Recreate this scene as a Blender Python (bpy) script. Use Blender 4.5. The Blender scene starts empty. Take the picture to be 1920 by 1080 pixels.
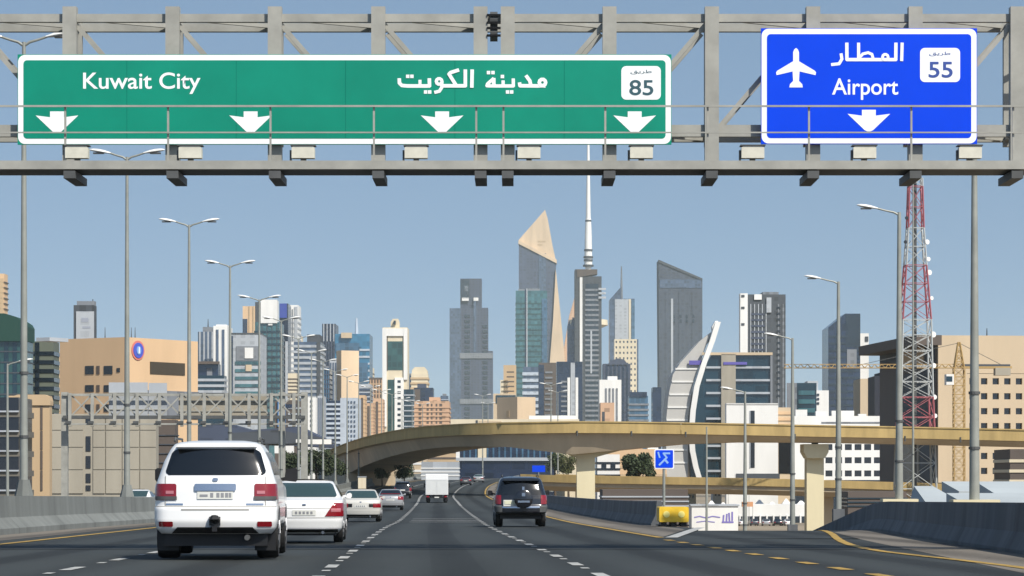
import bpy, bmesh, math, random
from mathutils import Vector, Matrix, noise
random.seed(7)
R = math.radians
scene = bpy.context.scene
COL = scene.collection

# ------------------------------------------------------------------ camera, sky, sun, exposure
F, CXP, HY, CZ = 5470.0, 960.0, 895.0, 10.0      # focal length in photo pixels, centre column, horizon row, eye height above the city ground
cam_data = bpy.data.cameras.new('camera')
cam_data.sensor_width = 36.0
cam_data.lens = F / 1920 * 36
cam_data.shift_y = (HY - 540) / 1920
cam_data.clip_start = 0.5
cam_data.clip_end = 60000
cam = bpy.data.objects.new('camera', cam_data)
cam.location = (0, 0, CZ)
cam.rotation_euler = (R(90), 0, 0)
COL.objects.link(cam)
scene.camera = cam

SUN_EL, SUN_AZ = 46.0, 36.0                       # elevation; azimuth to the right of straight behind the camera
sd = Vector((math.sin(R(SUN_AZ)) * math.cos(R(SUN_EL)), -math.cos(R(SUN_AZ)) * math.cos(R(SUN_EL)), math.sin(R(SUN_EL))))
world = bpy.data.worlds.new('World')
scene.world = world
world.use_nodes = True
wn = world.node_tree
bg = wn.nodes['Background']
sky = wn.nodes.new('ShaderNodeTexSky')
sky.sky_type = 'NISHITA'
sky.sun_disc = False
sky.sun_elevation = R(SUN_EL)
sky.sun_rotation = math.atan2(sd.x, sd.y)
sky.altitude = 0
sky.air_density = 1.0
sky.dust_density = 0.6
sky.ozone_density = 1.7
# look a little above the true direction everywhere, so the sky keeps the photograph's even dusty blue down to the horizon
tc = wn.nodes.new('ShaderNodeTexCoord')
va = wn.nodes.new('ShaderNodeVectorMath'); va.operation = 'ADD'; va.inputs[1].default_value = (0, 0, 0.32)
vn = wn.nodes.new('ShaderNodeVectorMath'); vn.operation = 'NORMALIZE'
wn.links.new(tc.outputs['Generated'], va.inputs[0]); wn.links.new(va.outputs[0], vn.inputs[0]); wn.links.new(vn.outputs[0], sky.inputs[0])
tint = wn.nodes.new('ShaderNodeVectorMath'); tint.operation = 'MULTIPLY'; tint.inputs[1].default_value = (1.02, 1.03, 0.95)   # dusty, slightly green-grey blue all over
wn.links.new(sky.outputs[0], tint.inputs[0]); wn.links.new(tint.outputs[0], bg.inputs[0])
bg.inputs[1].default_value = 0.138
sun_data = bpy.data.lights.new('sun', 'SUN')
sun_data.energy = 4.9
sun_data.angle = R(0.53)
sun_data.color = (1.0, 0.94, 0.85)
sun = bpy.data.objects.new('sun', sun_data)
sun.rotation_euler = (-sd).to_track_quat('-Z', 'Y').to_euler()
sun.location = (60, -60, 120)
COL.objects.link(sun)
scene.view_settings.view_transform = 'Standard'
scene.view_settings.look = 'None'
scene.view_settings.gamma = 1.0
scene.view_settings.exposure = 0.2
scene.cycles.use_denoising = True
scene.cycles.max_bounces = 6
scene.cycles.volume_bounces = 1

# ------------------------------------------------------------------ helpers
def lin(c):
    c /= 255.0
    return c / 12.92 if c <= 0.04045 else ((c + 0.055) / 1.055) ** 2.4

MATS = {}
def mat(name, rgb, rough=0.7, k=0.72, var=0.12, scale=0.5, metal=0.0, coat=0.0, spec=0.5, streak=0.0, bump=0.0, cell=None):
    """Principled material; rgb as seen in the photo (0-255), k scales it to a base colour, var mottles it in world space."""
    if name in MATS:
        return MATS[name]
    m = bpy.data.materials.new(name)
    m.use_nodes = True
    nt = m.node_tree
    b = nt.nodes['Principled BSDF']
    base = tuple(lin(c) * k for c in rgb)
    b.inputs['Roughness'].default_value = rough
    b.inputs['Metallic'].default_value = metal
    b.inputs['Specular IOR Level'].default_value = spec
    b.inputs['Coat Weight'].default_value = coat
    b.inputs['Coat Roughness'].default_value = 0.06
    if var > 0:
        geo = nt.nodes.new('ShaderNodeNewGeometry')
        mp = nt.nodes.new('ShaderNodeMapping')
        mp.inputs['Scale'].default_value = (scale, scale, scale * (0.18 if streak else 1.0))
        nt.links.new(geo.outputs['Position'], mp.inputs['Vector'])
        nz = nt.nodes.new('ShaderNodeTexNoise')
        nz.inputs['Scale'].default_value = 1.0
        nz.inputs['Detail'].default_value = 7.0
        nz.inputs['Roughness'].default_value = 0.62
        nt.links.new(mp.outputs[0], nz.inputs['Vector'])
        cr = nt.nodes.new('ShaderNodeValToRGB')
        lo = tuple(max(0.0, c * (1 - var * 1.6)) for c in base) + (1,)
        hi = tuple(min(0.9, c * (1 + var)) for c in base) + (1,)
        cr.color_ramp.elements[0].position = 0.3
        cr.color_ramp.elements[1].position = 0.7
        cr.color_ramp.elements[0].color = lo
        cr.color_ramp.elements[1].color = hi
        nt.links.new(nz.outputs[0], cr.inputs[0])
        nt.links.new(cr.outputs[0], b.inputs['Base Color'])
        if cell:       # far facades: storeys and bays too small to tell apart, pane tones varied at random to imitate uneven reflections
            su, sv, amt, winf, dark = cell
            dot = nt.nodes.new('ShaderNodeVectorMath'); dot.operation = 'DOT_PRODUCT'; dot.inputs[1].default_value = (0.93, 0.61, 0)
            nt.links.new(geo.outputs['Position'], dot.inputs[0])
            sep = nt.nodes.new('ShaderNodeSeparateXYZ'); nt.links.new(geo.outputs['Position'], sep.inputs[0])
            def M(op, a, c=0.0):
                q = nt.nodes.new('ShaderNodeMath'); q.operation = op
                for i, w in enumerate((a, c)):
                    if isinstance(w, (int, float)): q.inputs[i].default_value = w
                    else: nt.links.new(w, q.inputs[i])
                return q.outputs[0]
            u = M('DIVIDE', dot.outputs['Value'], su); vv_ = M('DIVIDE', sep.outputs[2], sv)
            cb = nt.nodes.new('ShaderNodeCombineXYZ'); nt.links.new(M('FLOOR', u), cb.inputs[0]); nt.links.new(M('FLOOR', vv_), cb.inputs[1])
            wnz = nt.nodes.new('ShaderNodeTexWhiteNoise'); wnz.noise_dimensions = '2D'; nt.links.new(cb.outputs[0], wnz.inputs['Vector'])
            inside = M('MULTIPLY', M('LESS_THAN', M('FRACT', u), winf), M('LESS_THAN', M('FRACT', vv_), winf))
            val = M('ADD', 1 - amt / 2, M('MULTIPLY', wnz.outputs['Value'], amt))
            fac_ = M('ADD', M('MULTIPLY', inside, M('SUBTRACT', M('MULTIPLY', val, dark), 1.0)), 1.0)
            mx = nt.nodes.new('ShaderNodeVectorMath'); mx.operation = 'SCALE'
            nt.links.new(cr.outputs[0], mx.inputs[0]); nt.links.new(fac_, mx.inputs['Scale']); nt.links.new(mx.outputs[0], b.inputs['Base Color'])
        if bump:
            bp = nt.nodes.new('ShaderNodeBump')
            bp.inputs['Strength'].default_value = bump
            bp.inputs['Distance'].default_value = 0.02
            nz2 = nt.nodes.new('ShaderNodeTexNoise')
            nz2.inputs['Scale'].default_value = 25.0
            nz2.inputs['Detail'].default_value = 4
            nt.links.new(geo.outputs['Position'], nz2.inputs['Vector'])
            nt.links.new(nz2.outputs[0], bp.inputs['Height'])
            nt.links.new(bp.outputs[0], b.inputs['Normal'])
    else:
        b.inputs['Base Color'].default_value = base + (1,)
    MATS[name] = m
    return m

def P(px, py, d):
    """The world point at distance d that the photo shows at column px, row py."""
    return Vector(((px - CXP) / F * d, d, CZ + (HY - py) / F * d))

def link(name, data, parent=None, loc=(0, 0, 0)):
    o = bpy.data.objects.new(name, data)
    COL.objects.link(o)
    o.location = loc
    if parent is not None:
        o.parent = parent
    return o

def tag(o, label=None, cat=None, group=None, kind=None):
    if label: o['label'] = label
    if cat: o['category'] = cat
    if group: o['group'] = group
    if kind: o['kind'] = kind
    return o

def thing(name, label, cat, loc=(0, 0, 0), rz=0.0, group=None):
    o = link(name, None, None, loc)
    o.rotation_euler = (0, 0, rz)
    return tag(o, label, cat, group)

def mesh(name, verts, faces, m, smooth=False):
    me = bpy.data.meshes.new(name)
    me.from_pydata([tuple(v) for v in verts], [], faces)
    me.materials.append(m)
    if smooth:
        for p in me.polygons: p.use_smooth = True
    me.update()
    return me

_cubes = {}
def cube_mesh(m):
    if m.name not in _cubes:
        v = [(x, y, z) for x in (-.5, .5) for y in (-.5, .5) for z in (-.5, .5)]
        f = [(0, 1, 3, 2), (4, 6, 7, 5), (0, 4, 5, 1), (2, 3, 7, 6), (0, 2, 6, 4), (1, 5, 7, 3)]
        _cubes[m.name] = mesh('box', v, f, m)
    return _cubes[m.name]

def box(name, parent, x0, x1, y0, y1, z0, z1, m):
    o = link(name, cube_mesh(m), parent, ((x0 + x1) / 2, (y0 + y1) / 2, (z0 + z1) / 2))
    o.scale = (abs(x1 - x0), abs(y1 - y0), abs(z1 - z0))
    return o

class MB:
    """Collects shapes for ONE mesh."""
    def __init__(s): s.v = []; s.f = []
    def add(s, v, f):
        n = len(s.v); s.v += [tuple(p) for p in v]; s.f += [tuple(i + n for i in q) for q in f]
    def box(s, x0, x1, y0, y1, z0, z1):
        v = [(x, y, z) for x in (x0, x1) for y in (y0, y1) for z in (z0, z1)]
        s.add(v, [(0, 1, 3, 2), (4, 6, 7, 5), (0, 4, 5, 1), (2, 3, 7, 6), (0, 2, 6, 4), (1, 5, 7, 3)])
    def bar(s, a, b, w, h=None):
        a, b = Vector(a), Vector(b); h = h or w
        t = (b - a).normalized()
        u = t.cross(Vector((0, 0, 1)))
        if u.length < 1e-4: u = Vector((1, 0, 0))
        u.normalize(); n = u.cross(t)
        c = [(-1, -1), (1, -1), (1, 1), (-1, 1)]
        v = [p + u * (i * w / 2) + n * (j * h / 2) for p in (a, b) for i, j in c]
        s.add(v, [(0, 1, 2, 3), (7, 6, 5, 4), (0, 4, 5, 1), (1, 5, 6, 2), (2, 6, 7, 3), (3, 7, 4, 0)])
    def tube(s, pts, radii, n=10):
        pts = [Vector(p) for p in pts]; k = len(pts); vs = []
        for i, p in enumerate(pts):
            t = (pts[min(i + 1, k - 1)] - pts[max(i - 1, 0)]).normalized()
            u = t.cross(Vector((0, 1, 0)))
            if u.length < 0.1: u = t.cross(Vector((1, 0, 0)))
            u.normalize(); w = t.cross(u)
            r = radii[i] if isinstance(radii, (list, tuple)) else radii
            vs += [p + (u * math.cos(a) + w * math.sin(a)) * r for a in [2 * math.pi * q / n for q in range(n)]]
        fs = [(i * n + q, i * n + (q + 1) % n, (i + 1) * n + (q + 1) % n, (i + 1) * n + q) for i in range(k - 1) for q in range(n)]
        fs += [tuple(range(n))[::-1], tuple((k - 1) * n + q for q in range(n))]
        s.add(vs, fs)
    def prism(s, poly, y0, y1):
        """Polygon in (x, z) extruded from y0 to y1."""
        n = len(poly)
        v = [(x, y0, z) for x, z in poly] + [(x, y1, z) for x, z in poly]
        s.add(v, [tuple(range(n)), tuple(range(2 * n - 1, n - 1, -1))] + [(i, i + n, (i + 1) % n + n, (i + 1) % n) for i in range(n)])
    def build(s, name, m, parent=None, loc=(0, 0, 0), smooth=False, fix=True):
        me = mesh(name, s.v, s.f, m)
        if fix:
            bm = bmesh.new(); bm.from_mesh(me)
            bmesh.ops.recalc_face_normals(bm, faces=bm.faces); bm.to_mesh(me); bm.free()
        if smooth:
            for p in me.polygons: p.use_smooth = True
            me.set_sharp_from_angle(angle=R(40))
        return link(name, me, parent, loc)

def copy_tree(o, parent=None):
    c = o.copy(); COL.objects.link(c); c.parent = parent
    for ch in [x for x in KIDS.get(o.name, [])]: copy_tree(ch, c)
    return c
KIDS = {}
def index_kids(root):
    for o in list(COL.objects):
        if o.parent is not None:
            l = KIDS.setdefault(o.parent.name, [])
            if o not in l: l.append(o)

def interp(tab, d):
    """Smooth (Catmull-Rom, uneven steps) lookup in [(d, value)]."""
    if d <= tab[0][0]:
        (a, va), (b, vb) = tab[0], tab[1]; return va + (vb - va) * (d - a) / (b - a)
    if d >= tab[-1][0]:
        (a, va), (b, vb) = tab[-2], tab[-1]; return vb + (vb - va) * (d - b) / (b - a)
    for i in range(len(tab) - 1):
        if tab[i][0] <= d <= tab[i + 1][0]:
            (x1, y1), (x2, y2) = tab[i], tab[i + 1]
            m1 = (y2 - y1) / (x2 - x1) if i == 0 else (y2 - tab[i - 1][1]) / (x2 - tab[i - 1][0])
            m2 = (y2 - y1) / (x2 - x1) if i == len(tab) - 2 else (tab[i + 2][1] - y1) / (tab[i + 2][0] - x1)
            h = x2 - x1; t = (d - x1) / h
            return (2*t**3 - 3*t**2 + 1)*y1 + (t**3 - 2*t**2 + t)*h*m1 + (-2*t**3 + 3*t**2)*y2 + (t**3 - t**2)*h*m2

# ------------------------------------------------------------------ materials
def asphalt_mat(name, base):
    m = bpy.data.materials.new(name); m.use_nodes = True
    nt = m.node_tree; b = nt.nodes['Principled BSDF']
    b.inputs['Roughness'].default_value = 0.82
    b.inputs['Specular IOR Level'].default_value = 0.3
    geo = nt.nodes.new('ShaderNodeNewGeometry')
    def nz(sx, sy, det):
        mp = nt.nodes.new('ShaderNodeMapping'); mp.inputs['Scale'].default_value = (sx, sy, 1)
        n = nt.nodes.new('ShaderNodeTexNoise'); n.inputs['Scale'].default_value = 1; n.inputs['Detail'].default_value = det
        nt.links.new(geo.outputs['Position'], mp.inputs[0]); nt.links.new(mp.outputs[0], n.inputs['Vector']); return n.outputs[0]
    uvn = nt.nodes.new('ShaderNodeUVMap'); uvn.uv_map = 'lane'
    sp = nt.nodes.new('ShaderNodeSeparateXYZ'); nt.links.new(uvn.outputs[0], sp.inputs[0])
    big = nz(0.9, 0.035, 3); fine = nz(14, 5, 6); patch = nz(0.12, 0.05, 2)
    def mth(op, a, c):
        n = nt.nodes.new('ShaderNodeMath'); n.operation = op
        for i, q in enumerate((a, c)):
            if isinstance(q, (int, float)): n.inputs[i].default_value = q
            else: nt.links.new(q, n.inputs[i])
        return n.outputs[0]
    v = mth('ADD', mth('MULTIPLY', big, 0.55), mth('ADD', mth('MULTIPLY', fine, 0.35), mth('MULTIPLY', patch, 0.7)))
    lane = mth('FRACT', mth('DIVIDE', mth('ADD', sp.outputs[0], 38.33), 3.65), 0.0)          # 0..1 across each lane
    tr_ = mth('COSINE', mth('MULTIPLY', lane, 4 * math.pi), 0.0)                         # two wheel paths and an oily middle
    v = mth('ADD', v, mth('MULTIPLY', mth('MULTIPLY', tr_, -0.20), mth('ADD', big, 0.35)))
    oil = mth('LESS_THAN', mth('ABSOLUTE', mth('SUBTRACT', lane, 0.5), 0.0), 0.10)
    v = mth('SUBTRACT', v, mth('MULTIPLY', oil, mth('MULTIPLY', patch, 0.30)))
    crk = nt.nodes.new('ShaderNodeTexVoronoi'); crk.feature = 'DISTANCE_TO_EDGE'
    mpc = nt.nodes.new('ShaderNodeMapping'); mpc.inputs['Scale'].default_value = (.16, .05, 1); nt.links.new(geo.outputs['Position'], mpc.inputs[0])
    nzw = nt.nodes.new('ShaderNodeTexNoise'); nzw.inputs['Scale'].default_value = 2.0; nt.links.new(mpc.outputs[0], nzw.inputs['Vector'])
    mxv = nt.nodes.new('ShaderNodeVectorMath'); mxv.operation = 'ADD'; nt.links.new(mpc.outputs[0], mxv.inputs[0]); nt.links.new(nzw.outputs['Color'], mxv.inputs[1])
    nt.links.new(mxv.outputs[0], crk.inputs['Vector'])
    v = mth('SUBTRACT', v, mth('MULTIPLY', mth('LESS_THAN', crk.outputs['Distance'], 0.006), 0.18))
    cr = nt.nodes.new('ShaderNodeValToRGB')
    cr.color_ramp.elements[0].position = 0.45; cr.color_ramp.elements[1].position = 1.05
    cr.color_ramp.elements[0].color = tuple(c * 0.55 for c in base) + (1,)
    cr.color_ramp.elements[1].color = tuple(c * 1.35 for c in base) + (1,)
    nt.links.new(v, cr.inputs[0]); nt.links.new(cr.outputs[0], b.inputs['Base Color'])
    bp = nt.nodes.new('ShaderNodeBump'); bp.inputs['Strength'].default_value = 0.35; bp.inputs['Distance'].default_value = 0.01
    nt.links.new(fine, bp.inputs['Height']); nt.links.new(bp.outputs[0], b.inputs['Normal'])
    MATS[name] = m
    return m
M_ASPH = asphalt_mat('asphalt', (0.026, 0.030, 0.030))
M_SHOULDER = asphalt_mat('dusty_shoulder', (0.13, 0.115, 0.095))
M_WHITEP = mat('road_white_paint', (205, 205, 200), 0.7, 0.68, 0.35, 5.0)
M_YELP = mat('road_yellow_paint', (206, 168, 78), 0.7, 0.66, 0.4, 3.0)
M_GSHADOW = mat('gantry_shadow_dark', (40, 42, 44), 0.8, 0.7, 0.2, 2.0)  # near-black colour of the gantry shadow painted across the road
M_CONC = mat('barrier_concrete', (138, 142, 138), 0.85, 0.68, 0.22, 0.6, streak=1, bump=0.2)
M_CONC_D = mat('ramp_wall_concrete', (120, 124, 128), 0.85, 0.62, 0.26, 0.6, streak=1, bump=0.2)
M_STEEL = mat('galvanised_steel', (178, 177, 168), 0.55, 0.70, 0.14, 1.6)
M_STEEL_D = mat('dark_steel', (90, 92, 92), 0.6, 0.7, 0.15, 2.0)
M_POLE = mat('pole_steel', (165, 168, 160), 0.5, 0.7, 0.1, 1.5, metal=0.1)
M_LAMPHEAD = mat('lamp_head_white', (235, 235, 230), 0.35, 0.85, 0.0)
M_DARK = mat('black_plastic', (20, 20, 22), 0.5, 0.8, 0.0)
M_TYRE = mat('tyre_rubber', (24, 24, 25), 0.85, 0.8, 0.15, 8.0)
M_RIM = mat('alloy_rim', (170, 172, 176), 0.35, 0.7, 0.0, metal=0.7)
M_GREEN = mat('sign_green', (12, 146, 120), 0.5, 0.80, 0.10, 0.5, spec=.2)
M_BLUE = mat('sign_blue', (0, 72, 238), 0.5, 0.80, 0.04, 0.8, spec=.15)
M_SIGNW = mat('sign_white', (250, 252, 252), 0.45, 0.86, 0.02, 2.0)
M_SIGNTXT = mat('sign_dark_numerals', (50, 90, 100), 0.5, 0.8, 0.0)
M_SIGNTXTB = mat('sign_blue_numerals', (50, 80, 160), 0.5, 0.8, 0.0)
M_CREAMBOX = mat('floodlight_cream', (225, 222, 205), 0.5, 0.78, 0.08, 6.0)
M_OVER = mat('flyover_parapet_ochre', (220, 190, 126), 0.85, 0.64, 0.14, 0.8, streak=1)
M_OVERS = mat('flyover_girder_concrete', (206, 188, 160), 0.85, 0.88, 0.16, 0.15, streak=1)
M_PIER = mat('pier_cream_concrete', (240, 228, 190), 0.85, 0.74, 0.08, 0.2, streak=1)
M_GROUND = mat('sandy_city_ground', (190, 172, 145), 0.95, 0.5, 0.25, 0.02)
M_LEAF = mat('dark_foliage', (70, 84, 52), 0.8, 0.75, 0.35, 0.8)
M_LEAF2 = mat('olive_foliage', (104, 108, 66), 0.8, 0.7, 0.3, 0.8)
M_BARK = mat('bark', (96, 80, 62), 0.9, 0.7, 0.2, 3.0)
# facades
def fac(n, rgb, k=0.72, rough=0.75, var=0.10, scale=0.09, **q): return mat(n, rgb, rough, k, var, scale, streak=1, **q)
def glass(n, rgb, k=0.62, rough=0.16, var=0.16, cell=(3.1, 3.9, .75, .82, .92)): return mat(n, rgb, rough, k, var, 0.035, spec=0.9, cell=cell)
W_CREAM = fac('cream_render', (240, 226, 196)); W_WHITE = fac('white_render', (246, 245, 240), 0.8)
W_PEACH = fac('peach_render', (236, 200, 158)); W_BEIGE = fac('beige_stone', (222, 200, 168))
W_TAN = fac('tan_concrete', (212, 184, 146)); W_GREY = fac('grey_cladding', (150, 155, 162), 0.6, cell=(3.6, 3.6, .4, .5, .8))
W_MAUVE = fac('mauve_grey_cladding', (92, 104, 130), 0.48, cell=(4.4, 3.9, .5, .5, .72)); W_CONC = fac('weathered_concrete_panels', (190, 182, 164), 0.66, scale=0.3)
W_BROWN = fac('brown_grey_stone', (112, 100, 92), 0.6); W_SLATE = fac('slate_cladding', (86, 92, 100), 0.6, cell=(3.6, 3.6, .5, .55, .78))
W_STONE = fac('sandstone', (232, 206, 172), 0.74); W_PINK = fac('pink_render', (226, 186, 152), 0.68, cell=(4.6, 3.6, .4, .38, .7))
W_LBLUE = fac('pale_blue_render', (205, 216, 228), 0.72, cell=(5, 3.6, .3, .45, .85)); W_PALE = fac('pale_grey_cladding', (198, 204, 210), 0.68, cell=(5, 3.8, .3, .5, .88))
G_BLUE = glass('blue_glass', (84, 122, 152)); G_TEAL = glass('teal_glass', (74, 124, 130)); G_DARK = glass('dark_glass', (44, 56, 68))
G_NAVY = glass('navy_glass', (44, 58, 86), .55); G_GREY = glass('blue_grey_glass', (92, 108, 132)); G_GREEN = glass('green_glass', (54, 96, 92))
G_DTEAL = glass('dark_teal_glass', (32, 64, 78), .56); G_BLACK = glass('window_black', (34, 34, 38), 0.6, cell=None)
G_SKYB = glass('bright_blue_glass', (70, 138, 176))

# ------------------------------------------------------------------ ground and roads
ground_me = mesh('ground', [(-9000, -400, 0), (9000, -400, 0), (9000, 14000, 0), (-9000, 14000, 0)], [(0, 1, 2, 3)], M_GROUND)
tag(link('ground', ground_me), 'sandy pale city ground stretching to the horizon', kind='structure')

C_TAB = [(0, .5), (47.6, -.96), (99, -2.5), (133, -3.3), (260, -6.6), (350, -8.8), (455, -8.9), (600, -5.5), (800, 6), (1000, 25)]
Z_TAB = [(0, -1.0), (47.6, -1.35), (74, -1.55), (99, -1.73), (133, -1.98), (200, -2.22), (260, -2.3), (350, -2.05), (455, -1.2), (600, -.3), (800, .1), (1000, .1)]
XR_TAB = [(-40, 5.2), (30, 8.3), (55, 9.6), (70, 10.4), (85, 11.4), (100, 12.4), (115, 13.1), (130, 13.6), (160, 14.4), (230, 15.0)]
XL_TAB = [(74, 3.95), (96, 6.0), (115, 7.8), (130, 8.8), (160, 9.8), (230, 10.4)]
RZ_TAB = [(60, -1.44), (80, -1.60), (96, -1.75), (105, -2.05), (115, -2.5), (130, -3.25), (160, -4.9), (230, -8.4)]
c_ = lambda d: interp(C_TAB, d)
z_ = lambda d: CZ + interp(Z_TAB, d)
xr_ = lambda d: interp(XR_TAB, d)
xl_ = lambda d: interp(XL_TAB, d)
rz_ = lambda d: CZ + interp(RZ_TAB, d)

def strip(name, ds, left, right, zf, m, parent=None, dz=0.0, ncross=1, thick=None):
    v, f = [], []
    for d in ds:
        a, b = left(d), right(d); z = zf(d) + dz
        v += [(a + (b - a) * i / ncross, d, z) for i in range(ncross + 1)]
    n = ncross + 1
    for i in range(len(ds) - 1):
        for j in range(ncross):
            f.append((i * n + j, i * n + j + 1, (i + 1) * n + j + 1, (i + 1) * n + j))
    if thick:          # side walls and far end down to the ground
        base = len(v)
        for d in ds: v += [(left(d) - .02, d, thick), (right(d) + .02, d, thick)]
        for i in range(len(ds) - 1):
            f.append((i * n, (i + 1) * n, base + 2 * (i + 1), base + 2 * i))
            f.append((i * n + ncross, base + 2 * i + 1, base + 2 * (i + 1) + 1, (i + 1) * n + ncross))
        k = len(ds) - 1
        f.append((k * n, k * n + ncross, base + 2 * k + 1, base + 2 * k))
    me = mesh(name, v, f, m); uv = me.uv_layers.new(name='lane')
    for lp in me.loops:
        co = me.vertices[lp.vertex_index].co; uv.data[lp.index].uv = (co.x - c_(co.y), co.y)
    return link(name, me, parent)

def main_right(d):
    if d < 74: return xr_(d)
    if d < 104: return xl_(d) if d < 100 else xl_(100) + (c_(104) + 8.5 - xl_(100)) * (d - 100) / 4
    return c_(d) + 8.5
DS = [-40 + 4 * i for i in range(60)] + [200 + 10 * i for i in range(71)]
DS = sorted(set(DS + [74, 100, 104]))
tag(strip('highway', DS, lambda d: c_(d) - 12.75, main_right, z_, M_ASPH, ncross=4, thick=-0.5), kind='structure')
tag(strip('opposite_carriageway', DS, lambda d: c_(d) - 33, lambda d: c_(d) - 12.80, z_, M_ASPH, ncross=2, thick=-0.5), kind='structure')
RD = [74 + 2 * i for i in range(79)]
tag(strip('exit_ramp', RD, lambda d: xl_(d) + .005, xr_, lambda d: rz_(d) - .003, M_ASPH, ncross=2, thick=-0.5), kind='structure')

# dusty shoulders
def right_shoulder(d): return xr_(d) - 1.9 if d < 92 else xr_(d) - 1.2
tag(strip('ramp_shoulder', [-20 + 4 * i for i in range(31)], right_shoulder, lambda d: xr_(d) - .3, lambda d: z_(d) if d < 74 else rz_(d), M_SHOULDER, dz=.004), kind='structure')
tag(strip('median_shoulder', DS, lambda d: c_(d) - 12.3, lambda d: c_(d) - 10.6, z_, M_SHOULDER, dz=.004), kind='structure')
def gore_r(d): return min(xl_(d) - .25, c_(d) + 8.1) if d < 100 else c_(d) + 8.1
GD = [76 + 3 * i for i in range(9)] + [104 + 8 * i for i in range(60)]
tag(strip('gore_shoulder', GD, lambda d: c_(d) + 5.85, gore_r, z_, M_SHOULDER, dz=.004), kind='structure')

# ------------------------------------------------------------------ painted lines
def quad_mark(name, parent, xc, d0, d1, w, m, zf=z_, dz=.009):
    v = []
    n = max(1, int((d1 - d0) / 4))
    for i in range(n + 1):
        d = d0 + (d1 - d0) * i / n; x = xc(d)
        v += [(x - w / 2, d, zf(d) + dz), (x + w / 2, d, zf(d) + dz)]
    return link(name, mesh(name, v, [(2*i, 2*i+1, 2*i+3, 2*i+2) for i in range(n)], m), parent)
for off, word in ((-5.48, 'left'), (-1.83, 'middle'), (1.83, 'right')):
    root = thing('lane_line', 'broken white lane line on the asphalt, %s of the three' % word if word != 'middle' else 'broken white lane line on the asphalt, middle one of the three', 'road marking', group='lane lines')
    d = 30.0 + off * .4
    far = MB()
    while d < 640:
        w = .17 if d < 120 else .20
        xc = lambda q, o=off: c_(q) + o
        if d < 230:
            quad_mark('dash', root, xc, d, d + 1.9, w, M_WHITEP)
            quad_mark('stud_mark', root, xc, d + 4.4, d + 5.0, .12, M_WHITEP)
        else:
            x = xc(d); x2 = xc(d + 4)
            far.add([(x - .11, d, z_(d) + .012), (x + .11, d, z_(d) + .012), (x2 + .11, d + 4, z_(d + 4) + .012), (x2 - .11, d + 4, z_(d + 4) + .012)], [(0, 1, 2, 3)])
        d += 6.4
    far.build('far_dashes', M_WHITEP, root, fix=False)['kind'] = 'stuff'
def solid(name, label, xc, d0, d1, w, m, zf=z_, dz=.009):
    o = quad_mark(name, None, xc, d0, d1, w, m, zf, dz)
    return tag(o, label, 'road marking')
solid('yellow_edge_line', 'yellow edge line along the foot of the left median wall', lambda d: c_(d) - 9.75, 20, 640, .22, M_YELP, dz=.012)
solid('yellow_edge_line', 'yellow edge line right of the black car, running away from the gore tip', lambda d: c_(d) + 5.62, 75, 560, .2, M_YELP, dz=.012)
solid('white_gore_line', 'short white line slanting from the gore tip towards the yellow crash cushion', lambda d: xl_(d) + .05, 75, 101, .32, M_WHITEP, lambda d: max(z_(d), rz_(d)), .012)
YE = [(20, 6.9), (43, 7.35), (50, 7.15), (55, 7.0), (62, 7.25), (72, 8.05), (84, 9.2), (96, 10.15), (110, 10.9)]
solid('yellow_edge_line', 'solid yellow line curving along the exit lane beside the dark ramp wall', lambda d: interp(YE, d), 22, 105, .2, M_YELP, lambda d: z_(d) if d < 74 else rz_(d), .012)
root = thing('dotted_exit_line', 'dotted yellow line dividing the exit lane from the highway', 'road marking')
d = 30.0
while d < 73:
    quad_mark('dash', root, lambda q: c_(q) + 5.45, d, d + 1.5, .2, M_YELP); d += 3.6
for i, dd in enumerate((126, 133, 141)):
    bar_o = quad_mark('rumble_bar', None, lambda q: c_(q) + .2, dd, dd + .7, 3.0, M_WHITEP)
    tag(bar_o, ('nearest', 'middle', 'farthest')[i] + ' of three worn white bars across the middle lane behind the white truck', 'road marking', 'rumble bars')
tag(strip('painted_gantry_shadow', [57.6, 58.0], lambda d: c_(d) - 12.3, lambda d: xr_(d) - .2, z_, M_GSHADOW, dz=.014, ncross=8), kind='structure')  # dark strip laid on the asphalt as the gantry's thin cast shadow

# ------------------------------------------------------------------ concrete barriers, cast in segments
PROF = [(-.3, 0), (-.3, .1), (-.14, .42), (-.09, .96), (.09, .96), (.14, .42), (.3, .1), (.3, 0)]
def barrier(name, label, xf, zf, d0, d1, seg, m, prof=PROF, cap=0.0):
    root = thing(name, label, 'barrier', (xf(d0), d0, zf(d0)))
    d = d0
    while d < d1:
        e = min(d + seg, d1) - .03
        st = max(1, int(seg / 4)); v = []; n = len(prof)
        for i in range(st + 1):
            q = d + (e - d) * i / st
            v += [(xf(q) + px_ - xf(d0), q - d0, zf(q) + pz - zf(d0)) for px_, pz in prof]
        f = [(i * n + j, i * n + (j + 1) % n, (i + 1) * n + (j + 1) % n, (i + 1) * n + j) for i in range(st) for j in range(n)]
        f += [tuple(range(n))[::-1], tuple(st * n + j for j in range(n))]
        mb = MB(); mb.add(v, f); mb.build('barrier_segment', m, root)
        d += seg
        if d > 200: seg = 40
    return root
PROF_L = [(-.35, 0), (-.35, .15), (-.14, .5), (-.1, 1.12), (.1, 1.12), (.14, .5), (.45, .2), (.45, 0)]
barrier('median_barrier', 'pale concrete median wall running along the left edge of the road', lambda d: c_(d) - 12.55, lambda d: z_(d) - .03, 24, 700, 12, M_CONC, PROF_L)
barrier('ramp_barrier', 'dark shaded concrete wall curving down along the exit ramp at the right', xr_, lambda d: (z_(d) if d < 74 else rz_(d)) - .03, 28, 200, 9, M_CONC_D)
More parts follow.
